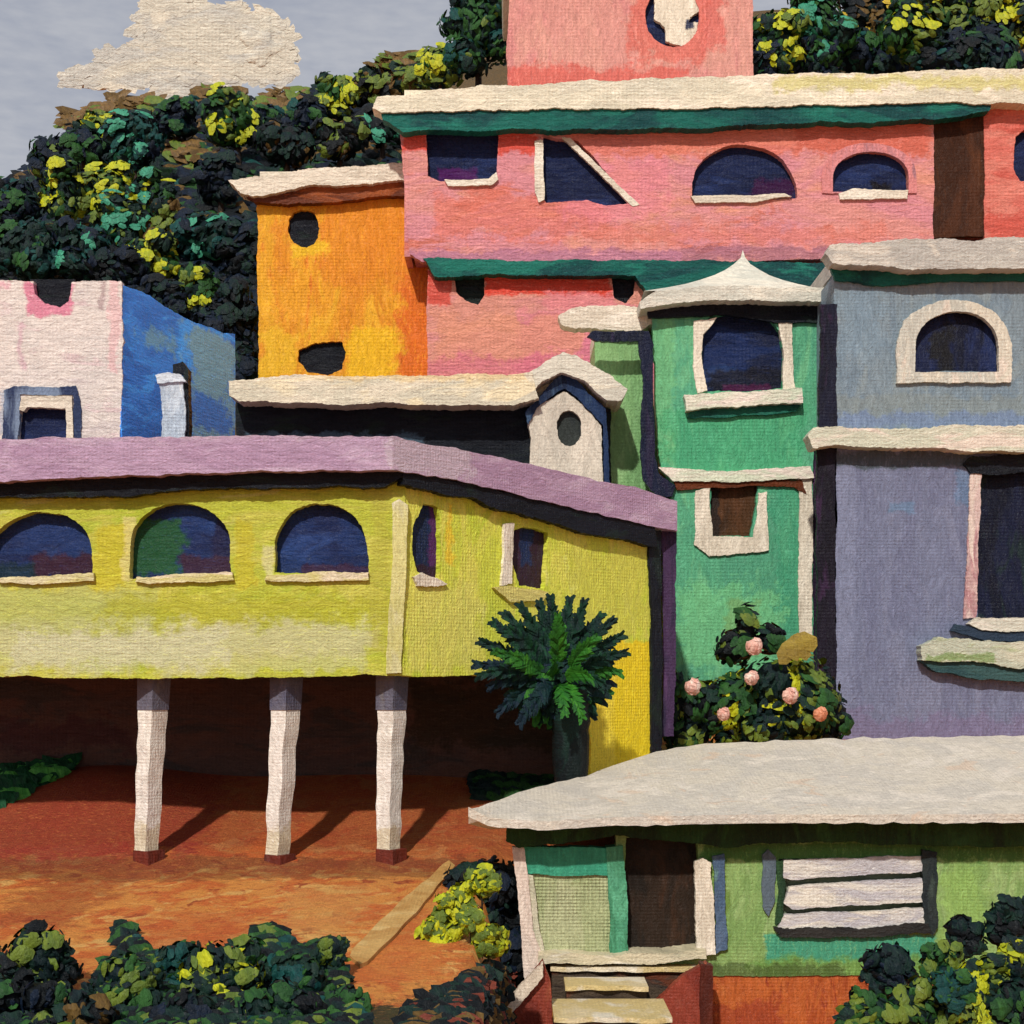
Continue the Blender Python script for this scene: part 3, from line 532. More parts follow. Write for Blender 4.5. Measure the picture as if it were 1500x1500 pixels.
# wing overhang plane passes through the front overhang corner
pwo = Plane(cr.y, 575, 992, 27.7)
top = edge(front, py, fo, 1)[:-1]+edge(wing, pwo, 0, 1); bot = edge(front, py, fo, 2)[:-1]+edge(wing, pwo, 0, 2)
lilac = paint('lilac_roof', [(178, 148, 174), (168, 136, 164), (190, 164, 186)], D, 'h', [Pp(570, 690, 640, 700, (190, 176, 184), 16, .7), Pp(0, 560, 636, 650, (184, 164, 176), 8, .6)])
mb = MB(); n = len(top); bk_t = [Vector((top[0].x, 31.3, top[0].z)), Vector((top[-1].x, 31.3, top[-1].z))]; 
a = [mb.vert(p) for p in top]; b = [mb.vert(p) for p in bot]
for k in range(n-1): mb.face((a[k], a[k+1], b[k+1], b[k]))
A1 = [mb.vert((p.x, 31.3, p.z)) for p in top]; B1 = [mb.vert((p.x, 31.3, p.z)) for p in bot]
for k in range(n-1): mb.face((a[k+1], a[k], A1[k], A1[k+1])); mb.face((b[k], b[k+1], B1[k+1], B1[k])); mb.face((A1[k+1], A1[k], B1[k], B1[k+1]))
mb.face((a[0], b[0], B1[0], A1[0])); mb.face((a[-1], A1[-1], B1[-1], b[-1]))
mb.build('roof', lilac, r)
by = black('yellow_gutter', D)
S('roof_shade_strip', by, r, py, [(-340, 698), (60, 696), (200, 690), (400, 686), (588, 684), (590, 700), (560, 714), (400, 712), (240, 722), (180, 728), (-340, 732)], f=.22, b=.02, wob=4)  # black strip stands in for shade beneath the lilac roof
S('roof_shade_strip', by, r, pyw, [(592, 690), (700, 708), (800, 736), (960, 768), (962, 800), (940, 796), (860, 782), (760, 752), (680, 728), (592, 710)], f=.2, b=.02, wob=4)  # same painted roof shade carried along the wing
S('edge_shade', black('yellow_corner', 27, 'v'), r, pyw, [(950, 780), (968, 776), (970, 1000), (970, 1180), (955, 1180), (955, 900)], f=.06, b=-.2, wob=3)  # black strip in place of the shaded gap at the wing's end
S('gap_shade', paint('plum_downpipe', [(66, 46, 76), (44, 36, 60), (96, 66, 104)], 27, 'v'), r, Plane(27.9), [(968, 762), (990, 756), (990, 900), (988, 1080), (970, 1080), (972, 900)], f=0, b=-.2, wob=3)  # plum strip fills the rest of that gap as painted shade
# columns
colm = paint('column_white', [(226, 218, 208), (216, 208, 196), (232, 226, 214)], D, 'v', [Pp(100, 620, 1215, 1260, (190, 168, 110), 16, .5)])
colo = paint('column_ochre', [(150, 134, 74), (164, 144, 70), (136, 122, 70)], D, 'v')
cap = paint('column_grey', [(98, 96, 110), (84, 84, 104), (112, 108, 112)], D, 'v')
basem = paint('column_red_foot', [(110, 42, 28), (88, 36, 26)], D, 'v')
for (xt, xb_, yb_) in ((224, 214, 1246), (418, 406, 1252), (573, 569, 1244)):
    def ring(px, pyy, wdt, ang=math.radians(10), Dz=24.5):
        s = Dz/F; cx = (px-750)*s; z = CZ+(HOR-pyy)*s; w_ = wdt*s/2*.86; q = []
        for k in range(4): q.append((cx+w_*1.05*math.cos(ang+k*math.pi/2+math.pi/2), Dz+w_*1.05*math.sin(ang+k*math.pi/2+math.pi/2), z))
        return q
    mb = MB(); N = 26; prev = None
    for k in range(N+1):
        t = k/N; yy = 1036+(yb_-1036)*t; xx = xt+(xb_-xt)*t+noise.noise(Vector((xt, t*5, 0)))*3
        rg = [mb.vert(p) for p in ring(xx, yy, 46-8*t+noise.noise(Vector((xt, t*9, 5)))*4)]
        if prev:
            for i in range(4):
                j = (i+1) % 4; mb.face((prev[i], prev[j], rg[j], rg[i]), 0)
        prev = rg
    o = mb.build('column', [colm], r)
    mb = MB(); mb.prism(ring(xt, 1040, 50), ring(xt+2, 984, 54)); mb.build('capital', cap, o)
    mb = MB(); mb.prism(ring(xb_+6, 1300, 56), ring(xb_+4, yb_-1, 50)); mb.build('base', basem, o)
    # corner rings for an ochre strip standing for shade; strip not built
    mb = MB(); s = 24.3/F; p0 = ring(xt, 1042, 48); p1 = ring(xb_, yb_-6, 45)
# ================================================================ GREEN HOUSE LOWER RIGHT
D = 22; pr = Plane(D)
r = root('green_house', (4, D+2.5, terrain(4, D+2.5)), 'low green house with broad pale hipped roof, dark doorway and slatted window', 'house')
gw = paint('green_wall', [(136, 166, 98), (122, 156, 88), (146, 174, 110)], D, 'v', [
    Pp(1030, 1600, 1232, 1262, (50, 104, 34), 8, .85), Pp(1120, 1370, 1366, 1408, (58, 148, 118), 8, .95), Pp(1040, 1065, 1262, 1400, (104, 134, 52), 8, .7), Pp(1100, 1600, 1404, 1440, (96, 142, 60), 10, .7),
    Pp(1020, 1240, 1412, 1440, (56, 70, 30), 8, .7), Pp(1140, 1230, 1262, 1370, (70, 130, 80), 10, .6), Pp(1380, 1440, 1270, 1400, (144, 182, 92), 20, .6)], cell=60)
dh = [rect(916, 1022, 1226, 1394), rect(1140, 1362, 1258, 1366)]
mb = MB(); slab(mb, pr, [(900, 1205), (1640, 1205), (1640, 1430), (900, 1430)], dh, f=0, b=-.25, wob=2.5); sides(mb, pr, 770, 1640, 1215, 1430, 5)
mb.build('wall', gw, r)
S('foundation', paint('orange_foundation', [(178, 92, 42), (160, 74, 34), (190, 106, 50), (140, 52, 30)], D, 'v', [Pp(1036, 1150, 1470, 1540, (140, 50, 32), 16, .7)]), r, pr, [(1030, 1428), (1640, 1428), (1640, 1640), (1030, 1640)], f=-.03, b=-.3, wob=2)
S('door', paint('door_dark', [(46, 34, 26), (34, 28, 24), (60, 40, 28)], D, 'v'), r, pr, rect(900, 1036, 1212, 1400), f=-.22, b=-.27, wob=0)
# porch bay at left of the door
S('door_frame', paint('mint_door_frame', [(78, 150, 116), (60, 128, 92), (92, 168, 130)], D, 'v'), r, pr, [(888, 1240), (912, 1240), (918, 1300), (920, 1396), (894, 1396), (892, 1320)], f=.08, b=-.25, wob=2.5)
S('door_frame', cream('door_cream', D, 'v'), r, pr, [(1018, 1262), (1030, 1256), (1042, 1264), (1046, 1330), (1050, 1398), (1022, 1400), (1018, 1330)], f=.14, b=.01, wob=3)
S('door_frame', paint('door_blue', [(84, 104, 130), (70, 92, 120), (90, 124, 118)], D, 'v'), r, pr, [(1044, 1254), (1060, 1252), (1066, 1390), (1050, 1398)], f=.07, b=.01, wob=3)
S('lintel_panel', paint('teal_lintel', [(62, 160, 126), (52, 144, 114)], D, 'v'), r, pr, [(764, 1240), (906, 1242), (904, 1282), (840, 1284), (768, 1280)], f=.06, b=-.2, wob=2)
S('screen', paint('pale_screen', [(168, 176, 130), (180, 184, 142), (156, 166, 118)], D, 'v', weave=3.2, bump=1.4), r, pr, [(780, 1278), (893, 1278), (894, 1398), (790, 1398)], f=0, b=-.12, wob=1.5)
S('porch_post', paint('post_rose_cream', [(224, 206, 192), (214, 194, 180), (230, 216, 200)], D, 'v'), r, pr, [(750, 1240), (768, 1240), (774, 1300), (780, 1360), (796, 1400), (794, 1446), (770, 1448), (764, 1380), (756, 1300)], f=.12, b=-.06, wob=2)
S('porch_post', paint('post_thin', [(206, 196, 174), (190, 186, 160)], D, 'v'), r, pr, [(768, 1280), (781, 1282), (790, 1360), (800, 1400), (786, 1404), (776, 1350)], f=.08, b=-.06, wob=2)
S('threshold', paint('threshold_cream', [(206, 194, 164), (188, 180, 150), (216, 208, 190)], D, 'h'), r, pr, [(790, 1396), (900, 1398), (1034, 1392), (1036, 1404), (960, 1412), (790, 1412)], f=.3, b=-.3, wob=3)
S('wall_strip', paint('slate_strip', [(86, 100, 112), (74, 88, 98)], D, 'v'), r, pr, [(1116, 1252), (1126, 1244), (1136, 1256), (1136, 1320), (1126, 1342), (1117, 1330)], f=.05, b=.0, wob=3)
wn = S('window', paint('louvre_back', [(110, 122, 98), (96, 112, 90)], D, 'h'), r, pr, rect(1132, 1370, 1250, 1374), f=-.12, b=-.16, wob=0)
lt = paint('louvre_white', [(214, 208, 198), (186, 182, 186), (226, 218, 202)], D, 'h')
for pts in ([(1148, 1260), (1240, 1257), (1350, 1253), (1352, 1276), (1250, 1283), (1160, 1289), (1148, 1286)], [(1156, 1300), (1230, 1292), (1350, 1288), (1354, 1322), (1260, 1326), (1160, 1332), (1148, 1322)], [(1150, 1340), (1260, 1336), (1352, 1330), (1358, 1354), (1250, 1362), (1140, 1360)]):
    S('slat', lt, wn, pr, pts, f=.06, b=-.05, wob=2.2)
S('frame', paint('louvre_dark', [(44, 52, 52), (34, 42, 46), (66, 78, 72)], D, 'v'), wn, pr, [(1352, 1246), (1372, 1250), (1374, 1360), (1366, 1372), (1352, 1366)], f=.08, b=.0, wob=4)
S('frame', paint('louvre_dark_sill', [(36, 36, 36), (48, 46, 44)], D, 'h'), wn, pr, [(1134, 1358), (1250, 1360), (1360, 1352), (1366, 1366), (1250, 1374), (1140, 1372)], f=.09, b=.0, wob=4)
S('frame', paint('louvre_left', [(44, 74, 44), (34, 56, 40)], D, 'v'), wn, pr, [(1138, 1262), (1148, 1260), (1150, 1300), (1148, 1350), (1136, 1356), (1140, 1310)], f=.04, b=.0, wob=3)
# hipped roof
zE = lambda px, pyy, d: Vector(((px-750)/F*d, d, CZ+(HOR-pyy)/F*d))
roofm = paint('pale_roof', [(206, 196, 180), (196, 188, 176), (214, 204, 190), (206, 186, 166)], 23, 'g', rough=.6, cell=60)
d0, d1 = 21.2, 25.5
eave = []; ridge = []; dn = []
N = 70
for k in range(N+1):
    t = k/N; x = 686+(1700-686)*t
    ye = interp([(686, 1196), (720, 1212), (800, 1216), (900, 1210), (1100, 1206), (1300, 1206), (1700, 1204)], x)
    yt = interp([(686, 1188), (760, 1160), (850, 1138), (950, 1104), (1020, 1090), (1220, 1082), (1700, 1074)], x)+noise.noise(Vector((x/25, 0, 3)))*4
    dd = interp([(686, 21.3), (850, 24), (1000, 25.5), (1700, 25.6)], x)
    eave.append(zE(x, ye-13+noise.noise(Vector((x/20, 5, 3)))*2, d0)); dn.append(zE(x, ye+noise.noise(Vector((x/14, 8, 3)))*4, d0)); ridge.append(zE(x, yt, dd))
mb = MB(); M_ = 6; grid = []
for e_, g_ in zip(eave, ridge): grid.append([mb.vert(e_.lerp(g_, j/M_)) for j in range(M_+1)])
dv = [mb.vert(p) for p in dn]; bkf = [min(1, k/N*1014/330) for k in range(N+1)]; bkv = [mb.vert((p.x, p.y+.05+(28-p.y)*q, p.z-1.0*q-.02)) for p, q in zip(ridge, bkf)]; db = [mb.vert((p.x, p.y+.1+(27.9-p.y)*q, p.z-.12)) for p, q in zip(dn, bkf)]
for k in range(N):
    for j in range(M_): mb.face((grid[k][j], grid[k+1][j], grid[k+1][j+1], grid[k][j+1]))
    mb.face((dv[k], dv[k+1], grid[k+1][0], grid[k][0])); mb.face((grid[k][-1], grid[k+1][-1], bkv[k+1], bkv[k])); mb.face((dv[k+1], dv[k], db[k], db[k+1]))
mb.build('roof', roofm, r, fix=False, smooth=False)
S('dark_eave_shade', paint('eave_green', [(36, 66, 30), (28, 46, 26), (46, 82, 40)], D, 'v'), r, pr, [(742, 1206), (1640, 1200), (1640, 1248), (1400, 1238), (1200, 1234), (1060, 1240), (900, 1226), (760, 1242), (740, 1230)], f=.24, b=.02, wob=4)  # dark green strip stands for the shade below the roof edge
# stairs
pst = Plane(21)
sr = root('entry_stairs', ((900-750)/F*20.5, 20.5, terrain(1.4, 20.5)), 'cream stair flight between red side walls leading to the dark doorway', 'stairs')
tread = paint('stair_cream', [(214, 196, 158), (204, 182, 126), (220, 210, 190)], 20, 'g'); riser = paint('stair_riser', [(74, 62, 50), (96, 50, 32), (58, 48, 42)], 21, 'h')
for (x0, x1, yb0, d0_, d1_) in [(806, 1020, 1413, 21.95, 21.72), (826, 944, 1432, 21.6, 20.98), (808, 972, 1464, 20.98, 19.8), (780, 1010, 1530, 19.7, 19.3), (770, 1020, 1590, 19.3, 18.9)]:
    z_ = CZ+(HOR-yb0)/F*d0_; X0 = (x0-750)/F*d0_; X1 = (x1-750)/F*d0_
    mb = MB(); fr_ = []; bk_ = []
    for k in range(25):
        t = k/24; x = X0+(X1-X0)*t; fr_.append(Vector((x, d1_+noise.noise(Vector((x*3, z_, 1)))*.12, z_+noise.noise(Vector((x*4, z_, 5)))*.015))); bk_.append(Vector((x, d0_+.05, z_)))
    top_ = fr_+bk_[::-1]; mb.prism([p-Vector((0, 0, .07)) for p in top_], top_); o = mb.build('step', tread, sr)
    mb = MB(); mb.box(X0+.02, X1-.02, d1_+.1, d0_+.04, z_-.6, z_-.075); mb.build('riser', riser, o)
redw = paint('stair_red', [(138, 58, 42), (120, 46, 34), (154, 78, 54)], 21, 'v')
pl2 = Plane(20.6)
S('side_wall', redw, sr, pl2, [(796, 1408), (808, 1440), (814, 1560), (700, 1640), (696, 1540), (744, 1474)], f=0, b=-.16, wob=2.5)
S('side_wall', redw, sr, Plane(21.2), [(1036, 1410), (1036, 1640), (900, 1640), (930, 1520), (950, 1478), (1000, 1430)], f=0, b=-.16, wob=2.5)
S('pier', paint('stair_pier', [(74, 32, 24), (90, 40, 28)], 21, 'v'), sr, Plane(21.2), [(1026, 1412), (1044, 1416), (1046, 1640), (1026, 1640)], f=.06, b=-.2, wob=2)
S('handrail', paint('rail_cream', [(220, 204, 184), (206, 190, 170)], 20.5, 'v'), sr, pl2, [(770, 1436), (796, 1410), (796, 1430), (752, 1484), (706, 1540), (660, 1600), (640, 1600), (700, 1516), (742, 1470)], f=.12, b=-.02, wob=3)
# ================================================================ PATH
mb = MB(); L_ = []; R_ = []
for k in range(21):
    t = k/20; cx = 662+(520-662)*t; cy = 1268+(1412-1268)*t; hw_ = (6+9*math.sin(min(1, t*1.15)*math.pi*.62)) * (1 if t < .96 else .7)+noise.noise(Vector((t*8, 0, 0)))*3
    for (sgn, arr) in ((-1, L_), (1, R_)):
        q = hit(cx+sgn*hw_*.75, cy+sgn*hw_*.62); arr.append(q)
up = Vector((0, 0, .05)); lt_ = [mb.vert(q+up) for q in L_]; rt_ = [mb.vert(q+up) for q in R_]; lb_ = [mb.vert(q-up*4) for q in L_]; rb_ = [mb.vert(q-up*4) for q in R_]
for k in range(20): mb.face((lt_[k], lt_[k+1], rt_[k+1], rt_[k])); mb.face((lb_[k], lb_[k+1], lt_[k+1], lt_[k])); mb.face((rt_[k], rt_[k+1], rb_[k+1], rb_[k]))
mb.face((lb_[0], lt_[0], rt_[0], rb_[0])); mb.face((lt_[20], lb_[20], rb_[20], rt_[20]))
tag(mb.build('path', paint('sand_path', [(198, 158, 96), (182, 136, 76), (210, 176, 116)], 19, 'g', rough=.6)), kind='structure')
# ================================================================ VEGETATION
def leafmat(n, c1, c2, rough=.5):
    m = paint(n, [c1, c2], 30, 'v', weave=.5, rough=rough, bump=.8, cell=18); return m
LM = {'dark': leafmat('leaf_dark', (20, 44, 36), (14, 30, 34)), 'navy': leafmat('leaf_navy', (16, 28, 46), (12, 22, 34)), 'green': leafmat('leaf_green', (42, 82, 36), (32, 66, 34)),
      'teal': leafmat('leaf_teal', (22, 68, 64), (18, 56, 56)), 'aqua': leafmat('leaf_aqua', (58, 142, 112), (46, 122, 96)), 'lime': leafmat('leaf_lime', (176, 178, 22), (150, 160, 28)),
      'olive': leafmat('leaf_olive', (96, 112, 34), (80, 100, 32)), 'brown': leafmat('leaf_brown', (98, 76, 38), (80, 60, 30)), 'gold': leafmat('leaf_gold', (200, 170, 40), (180, 150, 40)), 'black': leafmat('leaf_black', (16, 22, 26), (12, 16, 20))}
bark = paint('bark', [(46, 34, 26), (60, 44, 30), (34, 28, 24)], 30, 'v')
def dab(mb, c, n, size, rng, mi, el=1.5, pd=None, curl=1.0):
    n = n.normalized(); t = n.cross((pd or Vector((0, 0, 0)))+Vector((rng.uniform(-1, 1), rng.uniform(-1, 1), rng.uniform(-1, 1)))*(.45 if pd else 1)).normalized(); b = n.cross(t)
    k = 7; L = size*el; ids = []; ce = mb.vert(c+n*size*.22*curl)
    for i in range(k):
        a = 2*math.pi*i/k; rr = rng.uniform(.75, 1.12)
        ids.append(mb.vert(c+t*math.cos(a)*L*rr+b*math.sin(a)*size*rr-n*size*.15*curl*rng.random()))
    for i in range(k): mb.face((ce, ids[i], ids[(i+1) % k]), mi)
rng = random.Random(15); s_ = 300/F
for cx, cy, rx, ry in [(150, 118, 58, 12), (205, 98, 58, 26), (245, 62, 46, 42), (240, 30, 34, 26), (300, 78, 58, 50), (345, 72, 56, 50), (385, 68, 40, 44), (400, 98, 32, 26), (330, 30, 44, 18), (248, 140, 18, 30), (240, 162, 10, 16), (270, 12, 28, 14)]:
    for _ in range(int(rx*ry*.075)+16):
        d = Vector((rng.gauss(0, 1), -abs(rng.gauss(0, 1)), rng.gauss(0, 1))).normalized(); k = rng.uniform(.8, 1.1)
        dab(CLOUD, Vector(((cx-750)*s_+d.x*rx*s_*k, 298.8+rng.uniform(-.1, .1), CZ+(HOR-cy)*s_+d.z*ry*s_*k)), Vector((rng.uniform(-.02, .02), -1, rng.uniform(-.02, .02))), 8*s_*rng.uniform(.5, 1.2), rng, 0, 2.2, Vector((rng.uniform(-1, 1), 0, 1)), .06)
tag(CLOUD.build('cloud', cm, fix=False), kind='structure')
def foliage(mb, blobs, rng, core, pal, dabs, size):
    """blobs: (centre, radii); pal: list of (slot, weight)"""
    slots = [p[0] for p in pal]; wts = [p[1] for p in pal]
    size *= .74
    for c, rad in blobs:
        ico(mb, c, [q*.8 for q in rad], 2, .22, 1.7, core, rng.uniform(0, 99)); pd = Vector((rng.uniform(-1, 1), rng.uniform(-.5, .5), rng.uniform(-1, 1)))
        fav = rng.choices(slots, wts)[0]
        cn = max(16, int(dabs*(rad[0]*rad[2])/(size*size)*3.1))
        cents = [Vector((rng.gauss(0, 1), rng.gauss(0, 1), rng.gauss(0, 1))).normalized() for _ in range(5)]; cm_ = [rng.choices(slots, wts)[0] for _ in range(5)]
        for _ in range(1 if rng.random() < .6 else 2):        # a tuft of one colour
            ac = max(slots, key=lambda q: -dict(pal)[q]) if rng.random() < .6 else rng.choice(slots); d0 = Vector((rng.gauss(0, .7), -abs(rng.gauss(0, 1))-.3, rng.gauss(0, .7)+.2)).normalized()
            for _ in range(8):
                d = (d0+Vector((rng.uniform(-.35, .35), 0, rng.uniform(-.35, .35)))).normalized(); dab(mb, Vector((c[0]+d.x*rad[0]*1.12, c[1]+d.y*rad[1]*1.12, c[2]+d.z*rad[2]*1.12)), d+Vector((0, -.5, .3)), size*rng.uniform(.8, 1.3), rng, ac, 1.7, pd)
        for _ in range(cn):
            d = Vector((rng.gauss(0, 1), rng.gauss(0, 1)-.25, rng.gauss(0, 1))).normalized(); k = rng.uniform(.82, 1.12)
            d = d.normalized(); p = Vector((c[0]+d.x*rad[0]*k, c[1]+d.y*rad[1]*k, c[2]+d.z*rad[2]*k))
            j = max(range(5), key=lambda q: cents[q].dot(d)); mi = cm_[j] if rng.random() < .68 else (fav if rng.random() < .5 else rng.choices(slots, wts)[0])
            dab(mb, p, d+Vector((rng.uniform(-.5, .5), rng.uniform(-.5, .5), rng.uniform(-.5, .5))), size*rng.uniform(.5, 1.1), rng, mi, 1.9, pd)
def plant(kind, px, pyy, rpx, pal, label, cat, group, D=None, ry=1.0, seed=0, size=7, nb=7, dabs=.9, core='dark', trunk=True, drop=1.5):
    rng = random.Random(seed*77+int(px)*3+int(pyy))
    if D is None: D = hit(px, pyy, rpx*drop, 46 if pyy < 600 else 9).y
    s = D/F; c = Vector(((px-750)*s, D, CZ+(HOR-pyy)*s)); R = rpx*s
    g = terrain(c.x, c.y); base = Vector((c.x, c.y, min(g, c.z-R*ry*.6)))
    r = root(kind, base, label, cat, group)
    names = list(dict.fromkeys([core]+[p[0] for p in pal])); mats = [LM[q] for q in names]
    blobs = [(c, (R*.62, R*.55, R*.62*ry))]
    for k in range(nb):
        a = 2*math.pi*(k+rng.random()*.7)/nb; q = rng.uniform(.42, .62)
        rr = R*rng.uniform(.34, .5)
        blobs.append((c+Vector((math.cos(a)*R*q, rng.uniform(-.35, .2)*R, math.sin(a)*R*q*ry)), (rr, rr*.9, rr*rng.uniform(.8, 1.0))))
    mb = MB(); foliage(mb, blobs, rng, names.index(core), [(names.index(p[0]), p[1]) for p in pal], dabs, size*s)
    mb.build('crown' if trunk else 'foliage', mats, r, fix=False)
    mb = MB(); prev = None; N = 7; lean = rng.uniform(-.1, .1)*R
    t0 = base.z-.3; t1 = c.z+R*.2
    for k in range(5):
        t = k/4; rad = R*(.13-.07*t) if trunk else R*.05
        rg = [mb.vert((c.x+lean*(1-t)+rad*math.cos(2*math.pi*i/N)+noise.noise(Vector((i, k, seed)))*rad*.3, c.y+rad*math.sin(2*math.pi*i/N), t0+(t1-t0)*t)) for i in range(N)]
        if prev:
            for i in range(N): mb.face((prev[i], prev[(i+1) % N], rg[(i+1) % N], rg[i]))
        prev = rg
    for k in range(4):      # limbs
        a = rng.uniform(0, 6.28); st_ = Vector((c.x, c.y, t0+(t1-t0)*rng.uniform(.55, .9))); en = st_+Vector((math.cos(a)*R*.5, math.sin(a)*R*.4, R*.35)); rad = R*.035
        i0 = [mb.vert(st_+Vector((rad*math.cos(q*2.09), 0, rad*math.sin(q*2.09)))) for q in range(3)]; ie = mb.vert(en)
        for q in range(3): mb.face((i0[q], i0[(q+1) % 3], ie))
    mb.build('trunk' if trunk else 'stem', bark, r, smooth=True)
    return r
G1 = 'trees on the hillside behind the houses'
DK = [('dark', 4), ('green', 4), ('olive', 1.5), ('navy', 1)]
TEALP = [('teal', 5), ('dark', 3), ('aqua', .7), ('navy', 2)]
YG = [('olive', 4), ('lime', 1.5), ('green', 3), ('dark', 2)]
NB = [('navy', 6), ('black', 3), ('dark', 1.5)]
NV = [('navy', 4), ('dark', 4), ('black', 1), ('teal', 1.2), ('green', .6)]
BR = [('brown', 5), ('olive', 1), ('dark', 2)]
GR = [('green', 5), ('olive', 2), ('dark', 2), ('lime', .5)]
trees = [
 (72, 232, 30, DK, 1.2, 'small dark green tree standing highest at the left skyline'),
 (24, 300, 44, NV, 1, 'navy dark tree at the left picture edge under the sky'),
 (148, 196, 38, YG, 1.1, 'yellow-topped tree below the tip of the cloud'),
 (122, 212, 38, NV, .9, 'dark tree between the yellow-topped tree and the left skyline tree'),
 (196, 215, 50, TEALP, .9, 'teal tree with aqua tufts at mid hillside'),
 (262, 176, 38, NV, .8, 'dark blue-green tree right below the cloud foot'),
 (345, 178, 48, GR, 1, 'bright green tree on the ridge over the brown slope'),
 (395, 184, 34, NV, .9, 'navy tree right of the bright green ridge tree'),
 (446, 172, 32, NV, 1.2, 'dark upright tree at the ridge beside the yellow-green one'),
 (492, 142, 36, YG, 1, 'yellow-green tree on the ridge left of the white pink-house roof'),
 (548, 130, 40, [('black', 4), ('brown', 2), ('olive', 1)], .7, 'low brown-black tree touching the end of the white slab roof'),
 (560, 186, 38, [('black', 3), ('dark', 2), ('aqua', .8)], 1, 'black-green tree with an aqua tuft beside the pink wall corner'),
 (500, 205, 46, [('black', 4), ('olive', 1), ('brown', 1)], .6, 'black-green tree directly above the orange house roof'),
 (420, 216, 44, [('black', 4), ('dark', 1), ('brown', 1)], .6, 'flat dark tree above the left end of the orange house roof'),
 (98, 285, 48, YG, 1, 'olive tree with lime flecks left of centre on the slope'),
 (160, 278, 44, YG, 1, 'lime flecked tree beneath the teal tree'),
 (222, 282, 40, [('dark', 3), ('green', 2), ('lime', 1), ('aqua', .6)], 1, 'green tree with one long lime fleck'),
 (322, 262, 40, NB, 1.3, 'tall navy tree left of the orange house roof'),
 (40, 370, 54, [('dark', 4), ('teal', 2), ('green', 1)], 1, 'dark teal tree behind the notch of the white house'),
 (110, 372, 54, TEALP, .8, 'broad teal tree behind the white house top'),
 (178, 330, 44, [('dark', 3), ('olive', 2), ('aqua', 1)], 1, 'dark tree with a single aqua tuft in the middle of the grove'),
 (250, 336, 46, BR, 1, 'brownish tree amid the dark grove'),
 (300, 344, 52, TEALP, .85, 'round teal tree with blue-green dabs left of the orange wall'),  # teal and aqua leaf dabs
 (222, 384, 44, YG, 1, 'olive tree with two lime flecks above the blue wall'),
 (356, 380, 44, NB, 1.5, 'navy tree against the left edge of the orange wall'),
 (176, 398, 44, NB, 1, 'navy tree behind the corner of white and blue walls'),
 (286, 430, 42, GR, 1.2, 'green tree above the sloping top of the blue wall'),
 (338, 470, 50, NB, 1.3, 'black-navy tree in the gap between blue wall and orange house'),
 (240, 452, 46, NB, 1, 'black-navy tree directly behind the blue wall top'),
 (352, 545, 40, NB, 1.3, 'low navy tree beside the end of the white eave'),
 (700, 40, 62, [('dark', 3), ('green', 3), ('teal', 1), ('olive', 1)], 1.4, 'tall dark green tree left of the pink tower'),
 (645, 96, 36, YG, 1, 'smaller yellow-green tree beside the tall one left of the pink tower'),
 (600, 118, 28, BR, .7, 'low brown shrub-like tree at the roof end left of the pink tower'),
 (1140, 60, 46, YG, 1.4, 'yellow flecked tree right against the pink tower'),
 (1200, 40, 54, [('green', 3), ('dark', 3), ('aqua', 1)], 1.3, 'green tree with an aqua tuft second from the pink tower'),
 (1265, 30, 50, [('black', 3), ('brown', 2), ('gold', .8), ('dark', 2)], 1.3, 'dark tree with a golden patch third from the pink tower'),
 (1335, 40, 54, GR, 1.3, 'bright green tree fourth from the pink tower above the slab roof'),
 (1400, 36, 50, DK, 1.3, 'dark green tree fifth from the pink tower above the slab roof'),
 (1462, 44, 52, [('olive', 3), ('dark', 3), ('lime', .7), ('navy', 1)], 1.3, 'olive tree nearest the top right corner'),
 (1122, 92, 34, NV, 1.2, 'narrow dark tree touching the corner of the pink tower'),
 (1180, 104, 54, NV, .8, 'low dark tree skirting the slab roof right of the pink tower'),
 (1290, 98, 66, NV, .8, 'wide low dark tree at the middle of the slab roof edge'),
 (1420, 92, 70, NV, .8, 'low dark tree along the slab roof near the right edge')]
for i, (x, y, rr, pal, ry, lab) in enumerate(trees):
    plant('hillside_tree', x, y, rr*1.05, pal, lab, 'tree', G1, ry=ry, seed=i, size=6.5, D=(54+(i % 3)*1.5) if x > 560 else None, core='navy' if pal is NV else 'dark')
# flowering shrub
fs = plant('flowering_shrub', 1125, 1035, 92, [('olive', 6), ('dark', 3), ('green', 1.5), ('lime', 1.6)], 'flowering shrub with pink blossoms between the mint and lavender houses', 'shrub', None, D=29.5, ry=.75, seed=3, size=8, nb=9, trunk=False)
mb = MB(); rng = random.Random(8); s = 29.3/F; nm = ['dark', 'green', 'olive', 'black']
bl = []
for cx, cy, a_, b_ in [(985, 1045, 34, 40), (1040, 1040, 60, 44), (1225, 1050, 24, 30), (1096, 915, 18, 30), (1130, 935, 24, 22), (1080, 950, 28, 30), (1000, 1030, 40, 36), (1190, 1010, 42, 46), (1010, 1075, 44, 28), (1200, 1068, 46, 24), (1110, 1080, 60, 26), (985, 1000, 18, 22)]:
    bl.append((Vector(((cx-750)*s, 29.6, CZ+(HOR-cy)*s)), (a_*s, .35, b_*s)))
foliage(mb, bl, rng, 3, [(0, 4), (1, 1.5), (2, 3), (3, 2)], .9, 8*s)
mb.build('foliage', [LM[q] for q in nm], fs, fix=False)
pinkp = paint('blossom_pink', [(232, 186, 170), (220, 156, 140), (238, 214, 200)], 28, 'v', cell=10); peach = paint('blossom_peach', [(214, 132, 96), (226, 160, 128)], 28, 'v', cell=10); ochre = paint('dry_leaf', [(146, 124, 46), (128, 106, 40)], 28, 'h')
